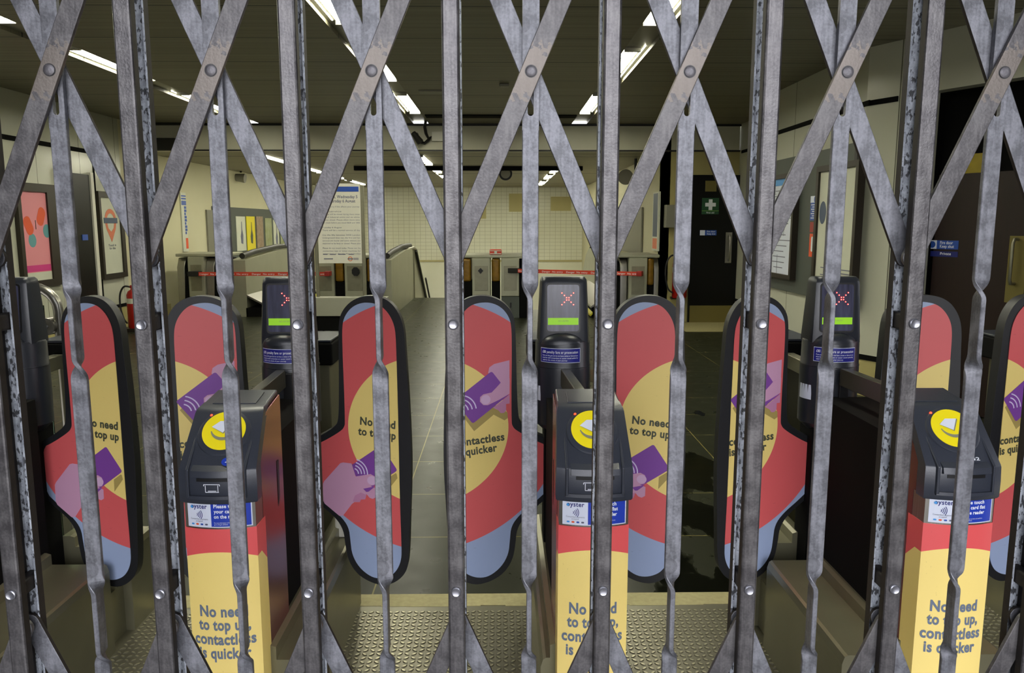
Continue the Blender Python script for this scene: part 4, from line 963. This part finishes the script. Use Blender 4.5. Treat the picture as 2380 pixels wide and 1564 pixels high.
    bm = bmesh.new(); loft(bm, [[SF(r*math.cos(a), .108+r*math.sin(a), h) for a in [2*PI*k/48 for k in range(48)]] for r, h in ((.0525, 0), (.0525, .0034))]); disc = obj('reader_disc', bm, 'reader_yellow', head)
    def sfl(nm, m, pts, h, par): bm = bmesh.new(); prism(bm, [SF(a, b, h) for a, b in pts], SN*.0004); return obj(nm, bm, m, par)
    sc = .0525/86.0      # the printed card and swoosh, from the disc centre (86 px radius in the close-up)
    def dc(pts): return [((a-480)*sc*.98, .108-(b-497)*sc*.98*1.22) for a, b in pts]
    bm_ = dc([(437,503),(437,496),(425,515),(423,525),(430,540),(455,550),(485,552),(520,543),(545,528),(558,505),(560,485),(548,508),(525,525),(495,535),(465,532),(447,520)])
    C2D = lambda pts: [(a, .108+b) for a, b in pts]
    sw = arc_band(.0, .006, .0225, .0300, math.radians(197), math.radians(345), 18)
    sw = [(a, b if True else 0) for a, b in sw]
    tp = []
    N_ = 20
    for k in range(N_+1):
        an = math.radians(192+(360-192+12)*k/N_); tp.append(((.032)*math.cos(an), .004+.031*math.sin(an)))
    for k in range(N_, -1, -1):
        an = math.radians(192+(360-192+12)*k/N_); th_ = .0085*math.sin(PI*min(1, (k+2)/(N_+2)))*(1 if k < N_*.75 else .7); tp.append(((.032-th_)*math.cos(an), .004+(.031-th_)*math.sin(an)))
    sfl('swoosh_print', 'swoosh', C2D(tp), .0036, disc)
    sfl('card_thickness_print', 'swoosh', C2D([(-.029, .0085), (-.027, .007), (.001, -.009), (.017, .0215), (.018, .024), (.0155, .0255)]), .0040, disc)
    sfl('card_symbol', 'white_label', C2D([(-.031, .0095), (-.013, .0255), (.0155, .0255), (-.001, -.0065)]), .0044, disc)
    bm = bmesh.new(); q = SF(-.040, .152, .0); bmesh.ops.create_uvsphere(bm, u_segments=10, v_segments=6, radius=.0034, matrix=Matrix.Translation(q)); obj('status_led', bm, 'led_small', head)
    # slot surround
    yf = lambda a: -.004+bowy(a, .017, .0935)
    for sg in (-1, 1):
        bm = bmesh.new(); prism(bm, [(sg*.064, yf(.064)+.004, .772), (sg*.064, yf(.064)-.007, .774), (sg*.064, yf(.064)-.006, .842), (sg*.064, .052, .905), (sg*.064, .056, .902)], (sg*.007, .001, 0)); obj('slot_cheek', bm, 'grey_plastic', head, bevel=.002)
    bm = bmesh.new(); A_, B_ = [], []
    for k in range(13):
        a = -.070+.14*k/12; A_.append((a, yf(a)-.006)); 
    rr_ = [[(a, y_+.008, .770), (a, y_-.001, .771), (a, y_, .779), (a, y_+.008, .779)] for a, y_ in A_]; loft(bm, rr_); obj('slot_tray_rim', bm, 'grey_plastic', head, smooth=True)
    bm = bmesh.new(); rr_ = []
    for k in range(13):
        a = -.058+.116*k/12; y_ = yf(a); rr_.append([(a, y_+.006, .822), (a, y_-.008, .826), (a, y_-.004, .840), (a, y_+.012, .850)])
    loft(bm, rr_); obj('slot_ledge', bm, 'grey_plastic', head, smooth=True)
    bm = bmesh.new(); rr_ = []
    for k in range(13):
        a = -.046+.092*k/12; y_ = yf(a); rr_.append([(a, y_-.0006, .8135), (a, y_-.0006, .8215), (a, y_+.004, .8215), (a, y_+.004, .8135)])
    loft(bm, rr_); obj('ticket_slot', bm, 'black', head)
    bm = bmesh.new()
    def seg(a0, z0_, a1, z1_, wd=.0008):
        d_ = Vector((a1-a0, z1_-z0_)); n_ = Vector((-d_.y, d_.x)).normalized()*wd
        q = [(a0+n_.x, z0_+n_.y), (a1+n_.x, z1_+n_.y), (a1-n_.x, z1_-n_.y), (a0-n_.x, z0_-n_.y)]
        bm.faces.new([bm.verts.new((a, yf(a)-.0012, b)) for a, b in q])
    for sseg in ((-.028, .807, .010, .807), (-.028, .807, -.028, .803), (-.024, .805, -.024, .788), (-.024, .788, .008, .788), (.006, .805, .006, .788), (-.018, .791, .002, .791), (.010, .807, .010, .803)): seg(*sseg)
    obj('ticket_symbol', bm, 'white_text', head, recalc=False)
    if number:
        sfl('number_disc', 'blue_label' if number == '4' else 'grey_plastic', [(a+.024, .024+b) for a, b in ell(0, 0, .013, .011, 20)], .0035, head)
        lettering([(number, .026, .019, .008*len(number)+.004, .012, 'CENTER', 0)], 'white_text', head, lambda a, b: SF(a, b, .0042), name='number')
    # rail to the display post
    bm = bmesh.new(); prism(bm, [(-.015, .235, .905), (.015, .235, .905), (.015, .235, .962), (-.015, .235, .962)], (XO, .39, 0)); obj('top_rail', bm, 'rail_grey', P, bevel=.003)
    # display post
    y0 = .70; xo = XO
    zt, zd, zc, zl = zq(645), zq(790), zq(852), zq(985)
    bm = bmesh.new()
    def rr(hw, yf_, yb, r, z):
        pts = [(hw-r, yf_), (hw-r*.3, yf_+r*.3), (hw, yf_+r), (hw, yb), (-hw, yb), (-hw, yf_+r), (-hw+r*.3, yf_+r*.3), (-hw+r, yf_)]
        return [(xo+a, y0+b, z) for a, b in pts[::-1]]
    loft(bm, [rr(.0845, -.004, .085, .02, zd-.01), rr(.084, -.004, .085, .02, zd+.01), rr(.0765, .008, .072, .018, zt-.02), rr(.0745, .011, .070, .018, zt-.008), rr(.069, .018, .064, .02, zt)])
    post = obj('display_post', bm, 'post_plastic', P, smooth=True)
    za_, zb2 = zq(768), zq(664)
    slope = (.012)/((zt-.02)-(zd+.01))
    def DS(a, z, n=0): return Vector((xo-.003+a, y0-.004+slope*(z-zd-.01)-n, z))
    bm = bmesh.new(); prism(bm, [DS(a, b, 0) for a, b in rrect(-.057, .057, za_-.008, zb2+.008, .012)], (0, -.0025, 0)); 
    scr_f = obj('screen_surround', bm, 'black', post)
    bm = bmesh.new(); prism(bm, [DS(a, b, .0025) for a, b in rrect(-.052, .052, za_-.002, zb2+.003, .009)], (0, -.0012, 0)); obj('screen', bm, 'screen', post)
    cxp, czp = .0145, zq(694.5); d = .0076
    bm = bmesh.new(); bm3 = bmesh.new()
    for sx in (-1, 1):
        for sz in (-1, 1):
            for k in (.5, 1.55, 2.6):
                q = DS(cxp+sx*k*d*(1 if k < 1 else .9+.02*k), czp+sz*k*d*(1 if k < 1 else .9+.02*k), .0042)
                bmesh.ops.create_uvsphere(bm, u_segments=8, v_segments=6, radius=.0021, matrix=Matrix.Translation(q)); bmesh.ops.create_uvsphere(bm3, u_segments=6, v_segments=4, radius=.0010, matrix=Matrix.Translation(q-Vector((0, .002, 0))))
    obj('led_cross', bm, 'led', post); obj('led_cores', bm3, 'led_core', post)
    zg0, zg1 = zq(754.5), zq(738.5)
    bm = bmesh.new(); prism(bm, [DS(a, b, .0040) for a, b in ((-.0495, zg0), (.0495, zg0), (.0495, zg1), (-.0495, zg1))], (0, -.0004, 0)); obj('green_label', bm, 'green_label', post)
    lettering([('NO ENTRY', .002, zg0+.010, .034, .0075, 'CENTER', 0)], 'olive_print', post, lambda a, b: DS(a, b, .0048), name='label_text', bold=-.005)
    # dome below the screen, collar and lower drum
    bm = bmesh.new(); rs = []
    for k in range(9):
        ph = k/8*PI/2; rs.append([(xo-.006+.068*math.cos(ph)*math.cos(t_), y0-.004-.034*math.cos(ph)*math.sin(t_), zd-.012+.036*math.sin(ph)) for t_ in [PI*j/16 for j in range(17)]])
    loft(bm, rs[:-1], cap=False, closed=False); obj('dome', bm, 'post_plastic', post, smooth=True)
    yc = y0+.045
    def drum(rx, ry, z): return [(xo+rx*math.cos(2*PI*k/40), yc+ry*math.sin(2*PI*k/40), z) for k in range(40)]
    bm = bmesh.new(); loft(bm, [drum(.088, .080, zd-.004), drum(.0905, .083, zd-.010), drum(.092, .084, zc+.006), drum(.094, .086, zc+.003), drum(.094, .086, zc)]); collar = obj('collar', bm, 'post_plastic', P, smooth=True)
    def cyp(r, z, an, o=.0008): return Vector((xo+(.0915+o)*math.cos(an), yc+(.0838+o)*math.sin(an), z))
    def wrap(nm, m, a0, a1, z0_, z1_, o, par, rx=0):
        bm = bmesh.new(); n_ = 20; A_ = [bm.verts.new(cyp(0, z0_, math.radians(a0+(a1-a0)*k/n_), o+rx)) for k in range(n_+1)]; B_ = [bm.verts.new(cyp(0, z1_, math.radians(a0+(a1-a0)*k/n_), o+rx)) for k in range(n_+1)]
        for k in range(n_): bm.faces.new((A_[k], A_[k+1], B_[k+1], B_[k]))
        return obj(nm, bm, m, par, recalc=False)
    zs0, zs1 = zq(838), zq(807)
    wrap('sticker_border', 'white_label', 216, 304, zs0-.0015, zs1+.0015, .0008, collar); wrap('penalty_sticker', 'navy_sticker', 217, 303, zs0, zs1, .0013, collar)
    def cyt(a, b): an = math.radians(260)+a/.092; return cyp(0, b, an, .0018)
    hS = zs1-zs0
    lettering([('£80 penalty fare or prosecution', 0, zs0+hS*.66, .122, .0125, 'CENTER', 0), ('If you use this gate and do not have a ticket or Railcard you', 0, zs0+hS*.45, .122, .006, 'CENTER', 0), ('must be valid contactless or oyster travel authority', 0, zs0+hS*.28, .122, .006, 'CENTER', 0), ('valid for the whole of your journey', -.018, zs0+hS*.11, .085, .006, 'CENTER', 0)], 'white_text', collar, cyt, name='sticker_text', bold=.01)
    bm = bmesh.new(); loft(bm, [drum(.0925, .085, zc-.001), drum(.0935, .086, zc-.006), drum(.0925, .085, zl), drum(.06, .06, zl-.03)]); low = obj('lower_drum', bm, 'post_plastic', P, smooth=True)
    bm = bmesh.new(); box(bm, xo-.002, xo+.028, yc-.095, yc-.07, zl+.02, zc-.012); obj('drum_slot', bm, 'black', low, bevel=.003)
    wrap('reflective_tape', 'white_label', 178, 216, zq(930), zq(896), .0016, low)
    B('pivot_column', 'black_matt', xo-.062, xo+.062, y0+.0, y0+.11, 0, zl-.005, P, bevel=.004)
    # exit end of the barrier
    B('exit_rail', 'steel_dull', xo-.03-.02, xo-.03+.02, y0+.13, 1.06, .895, .945, P, bevel=.003)
    bm = bmesh.new(); box(bm, xo-.105, xo+.075, 1.03, 1.28, .90, .985); eh = obj('exit_head', bm, 'black_matt', P, bevel=.008)
    bm = bmesh.new(); box(bm, xo-.10, xo+.07, 1.035, 1.275, .986, .996); obj('exit_top', bm, 'grey_plastic', eh, bevel=.003)
    B('exit_leg', 'olive_metal', xo-.04, xo+.06, 1.05, 1.24, .0, .90, P, bevel=.004)
    if i == 1: B('pivot_cover', 'white_paint', .085, .138, .84, .95, .31, .47, P, bevel=.008)
    if right: paddle(P, -1, AC(i+1)-x)
    if left: paddle(P, 1, AC(i)-x)
    return root
cabinet(0, 'left-most ticket barrier, only its display post seen side-on by the frame edge', left=False)
cabinet(1, 'second ticket barrier from the left, with a blue number disc below its yellow reader', number='4')
cabinet(2, 'middle ticket barrier, its yellow reader half behind a gate channel')
cabinet(3, 'right-hand ticket barrier with a white number 2 below the yellow reader', number='42')
cabinet(4, 'ticket barrier at the far right edge, only its paddle showing', right=False)
# nose lettering is added below each barrier front cover
def nose_text(root):
    fc = [c for c in root.children if c.name.startswith('front_cover')][0]
    def q(x, y): return Vector((x, bowy(x, .018, .086)-.0012, y))
    def z_(py): return atY(1380, py, 1.785).z
    s = .001
    lettering([('No need', 0, z_(1426), .117, .040, 'CENTER', 0), ('to top up,', .0, z_(1457), .127, .040, 'CENTER', 0), ('contactless', -.001, z_(1490), .150, .040, 'CENTER', 0), ('is quicker', -.002, z_(1522), .127, .040, 'CENTER', 0)], 'slate_text', fc, q, bold=.034)
for o in [o for o in C.objects if o.name.startswith('ticket_barrier')]: nose_text(o)

# ================================================================== FOLDING STEEL GATE
GY = .745
PIT = .14985; C0X = -.0465
KS = list(range(-5, 6))
def shade_sides(o, m, axis=0, thr=.6):  # colours the side faces dark, standing in for shade
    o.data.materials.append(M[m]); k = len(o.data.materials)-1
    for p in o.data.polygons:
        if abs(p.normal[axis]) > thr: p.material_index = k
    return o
gate = thing('folding_gate', 'closed folding lattice gate of grey steel channels and twisted flat bars', 'gate', (0, GY, 0))
ZT, ZB = 2.30, .03
ZBOLT = (1.3235, 1.0488, 1.3235+.732, 1.0488-.732, 1.0488+1.006)
ZBOLT = (1.3235, 1.0488, 1.7808, .5915)
def uchan(bm, hw, y0, y1, t, z0, z1, back):
    """back=True: web at y1, open towards the street; else web at y0"""
    r = .0022
    if back: prof = [(-hw, y0), (-hw+t, y0), (-hw+t, y1-t), (hw-t, y1-t), (hw-t, y0), (hw, y0), (hw, y1-r), (hw-r, y1), (-hw+r, y1), (-hw, y1-r)]
    else: prof = [(-hw, y1), (-hw, y0+r), (-hw+r*.35, y0+r*.35), (-hw+r, y0), (hw-r, y0), (hw-r*.35, y0+r*.35), (hw, y0+r), (hw, y1), (hw-t, y1), (hw-t, y0+t), (-hw+t, y0+t), (-hw+t, y1)]
    a = [bm.verts.new((x, y, z0)) for x, y in prof]; b = [bm.verts.new((x, y, z1)) for x, y in prof]; n = len(a)
    for i in range(n): bm.faces.new((a[i], a[(i+1) % n], b[(i+1) % n], b[i]))
    f = [bm.faces.new(a), bm.faces.new(b)]; [q.normal_update() for q in f]; bmesh.ops.triangulate(bm, faces=f)
bm = bmesh.new(); uchan(bm, .0083, 0, .011, .0022, ZB, ZT, False); fch = shade_sides(obj('front_channel', bm, 'channel', gate, loc=(C0X, 0, 0)), 'dark_iron_and_side_shade', 0, .9)
for z in ZBOLT:
    bm = bmesh.new(); loft(bm, [[(r*math.cos(2*PI*k/20), y, z+r*math.sin(2*PI*k/20)) for k in range(20)] for r, y in ((.0048, 0), (.0052, -.0008), (.0050, -.0024), (.0042, -.003), (.0036, -.0026))])
    obj('bolt', bm, 'bolt', fch, smooth=True)
bm = bmesh.new(); uchan(bm, .0088, .028, .0405, .0020, ZB, ZT, True); bch = shade_sides(obj('back_channel', bm, 'channel_in', gate, loc=(C0X, 0, 0)), 'dark_iron_and_side_shade', 0, .9)
for z in ZBOLT: bm = bmesh.new(); loft(bm, [[(a, .003+k*.0062, z+b) for a, b in rrect(-.0058, .0058, -.0085, .0085, .003)] for k in range(7)]); obj('spacer', bm, 'dark_iron_and_side_shade', bch, loc=(0, 0, 0))
# pivots
ZX = 1.562; HV = .175; VP_ = .732
cells = [ZX+VP_*k for k in (-2, -1, 0, 1)]
cells = [z for z in cells if z-HV > ZB and z+HV < ZT+.2]
cells = [.830, 1.562, .098+.0]
cells = [.830, 1.562]
def bar(y0, th, sgn, zc, nm):
    """flat lattice bar across one cell, centre at the mid rivet"""
    dx, dz = PIT/2, HV; L = math.hypot(dx, dz); ux, uz = sgn*dx/L, dz/L; px_, pz_ = -uz, ux
    hw = .0096; pts = []
    for k in range(9): a = PI*k/8; e = L+.0; pts.append((ux*(e+hw*math.sin(a))+px_*hw*math.cos(a), zc+uz*(e+hw*math.sin(a))+pz_*hw*math.cos(a)))
    for k in range(9): a = PI*k/8; pts.append((-ux*(L+hw*math.sin(a))-px_*hw*math.cos(a), zc-uz*(L+hw*math.sin(a))-pz_*hw*math.cos(a)))
    bm = bmesh.new(); prism(bm, [(a, y0, b) for a, b in pts], (0, th, 0)); o = obj(nm, bm, 'lattice_front' if sgn > 0 else 'galv', gate, bevel=.0011)
    if sgn < 0:
        o.data.materials.append(M['dark_iron_and_side_shade'])  # shade painted onto the thin edges of the rear bars
        for p in o.data.polygons:
            if abs(p.normal.y) < .3: p.material_index = 1
    return o
lat = []
for zc in cells:
    o = bar(.0115, .0048, 1, zc, 'lattice_bar'); o.location = (C0X+PIT/2, 0, 0)
    bm = bmesh.new(); loft(bm, [[(r*math.cos(2*PI*k/20), y, zc+r*math.sin(2*PI*k/20)) for k in range(20)] for r, y in ((.0052, .0116), (.0052, .0108), (.0047, .0104), (.0024, .0102), (.0004, .0101))]); obj('rivet', bm, 'galv_worn', o, smooth=True)
    bm = bmesh.new(); loft(bm, [[(r*math.cos(2*PI*k/24), y, zc+r*math.sin(2*PI*k/24)) for k in range(24)] for r, y in ((.0060, .0116), (.0060, .01145))]); obj('rivet_ring', bm, 'black', o)
    lat.append((o, 0))
    o2 = bar(.0240, .0048, -1, zc, 'lattice_bar'); o2.location = (C0X+PIT/2, 0, 0); lat.append((o2, 0))
    o3 = None
# twisted flat bar
def twisted():
    bm = bmesh.new(); hw, ht = .0080, .0026; yc = .0202
    base = [(1.3678, 1.3446, 0, 90), (1.3446, 1.2887, 90, 90), (1.2887, 1.2648, 90, 180), (1.0626, 1.039, 180, 270), (1.039, .9765, 270, 270), (.9765, .9595, 270, 360)]
    zs = []
    for off in (0, -.732):
        for z0, z1, a0, a1 in base: zs.append((z0+off, z1+off, a0, a1))
    zs = [q for q in zs if q[1] > ZB+.02]
    prof = []
    def add(z, a): prof.append((z, a))
    add(1.5085, 0)
    for z0, z1, a0, a1 in zs:
        n = 8 if a0 != a1 else 1
        for k in range(n+1):
            f = k/n; s = f*f*(3-2*f) if n > 1 else f
            add(z0+(z1-z0)*f, a0+(a1-a0)*s)
    add(ZB+.02, prof[-1][1])
    rings = []
    for z, a in prof:
        an = math.radians(a % 360 if a % 180 else 0) if False else math.radians(a); c, s = math.cos(an), math.sin(an); e = .0006
        rings.append([(x*c-y*s, yc+x*s+y*c, z) for x, y in ((-hw, -ht+e), (-hw+e, -ht), (hw-e, -ht), (hw, -ht+e), (hw, ht-e), (hw-e, ht), (-hw+e, ht), (-hw, ht-e))])
    loft(bm, rings)
    # slotted head of the bar, the slot runs round the pivot rivet
    def slotplate(z0, z1, s0, s1):
        sw = .0029; n = 6
        for sg in (-1, 1):
            pts = [(sg*hw, z0), (sg*hw, z1), (0, z1)]
            pts += [(sg*sw*math.sin(PI/2*k/n), s1+sw*math.cos(PI/2*k/n)) for k in range(n+1)]
            pts += [(sg*sw*math.cos(PI/2*k/n), s0-sw*math.sin(PI/2*k/n)) for k in range(n+1)]
            pts += [(0, z0)]
            if sg < 0: pts = pts[::-1]
            prism(bm, [(a, yc-ht, b) for a, b in pts], (0, 2*ht, 0))
    slotplate(1.5085, 1.66, 1.5249, 1.575)
    rings = [[(x, yc+y, z) for x, y in ((-hw, -ht), (hw, -ht), (hw, ht), (-hw, ht))] for z in (1.66, ZT-.1)]
    loft(bm, rings)
    return obj('twisted_bar', bm, 'galv', gate, loc=(C0X+PIT/2, 0, 0))
tw = twisted(); 
for p in tw.data.polygons: p.use_smooth = True
md = tw.modifiers.new('edge', 'EDGE_SPLIT'); md.split_angle = math.radians(30)
# copies along the gate
mid_off = .0005
for k in KS:
    if k:
        for o in (fch, bch):
            c = copy_tree(o); c.parent = gate; c.location = (C0X+PIT*k, 0, 0)
    if k < KS[-1] and k:
        for o, _ in lat: c = copy_tree(o); c.parent = gate; c.location = (C0X+PIT*(k+.5), 0, 0)
        c = copy_tree(tw); c.parent = gate; c.location = (C0X+PIT*(k+.5), 0, 0)
# top and bottom track
B('top_track', 'dark_iron_and_side_shade', C0X+PIT*KS[0]-.05, C0X+PIT*KS[-1]+.05, -.01, .055, ZT, ZT+.04, gate)
B('bottom_track', 'dark_iron_and_side_shade', C0X+PIT*KS[0]-.05, C0X+PIT*KS[-1]+.05, -.005, .05, .0, ZB, gate)
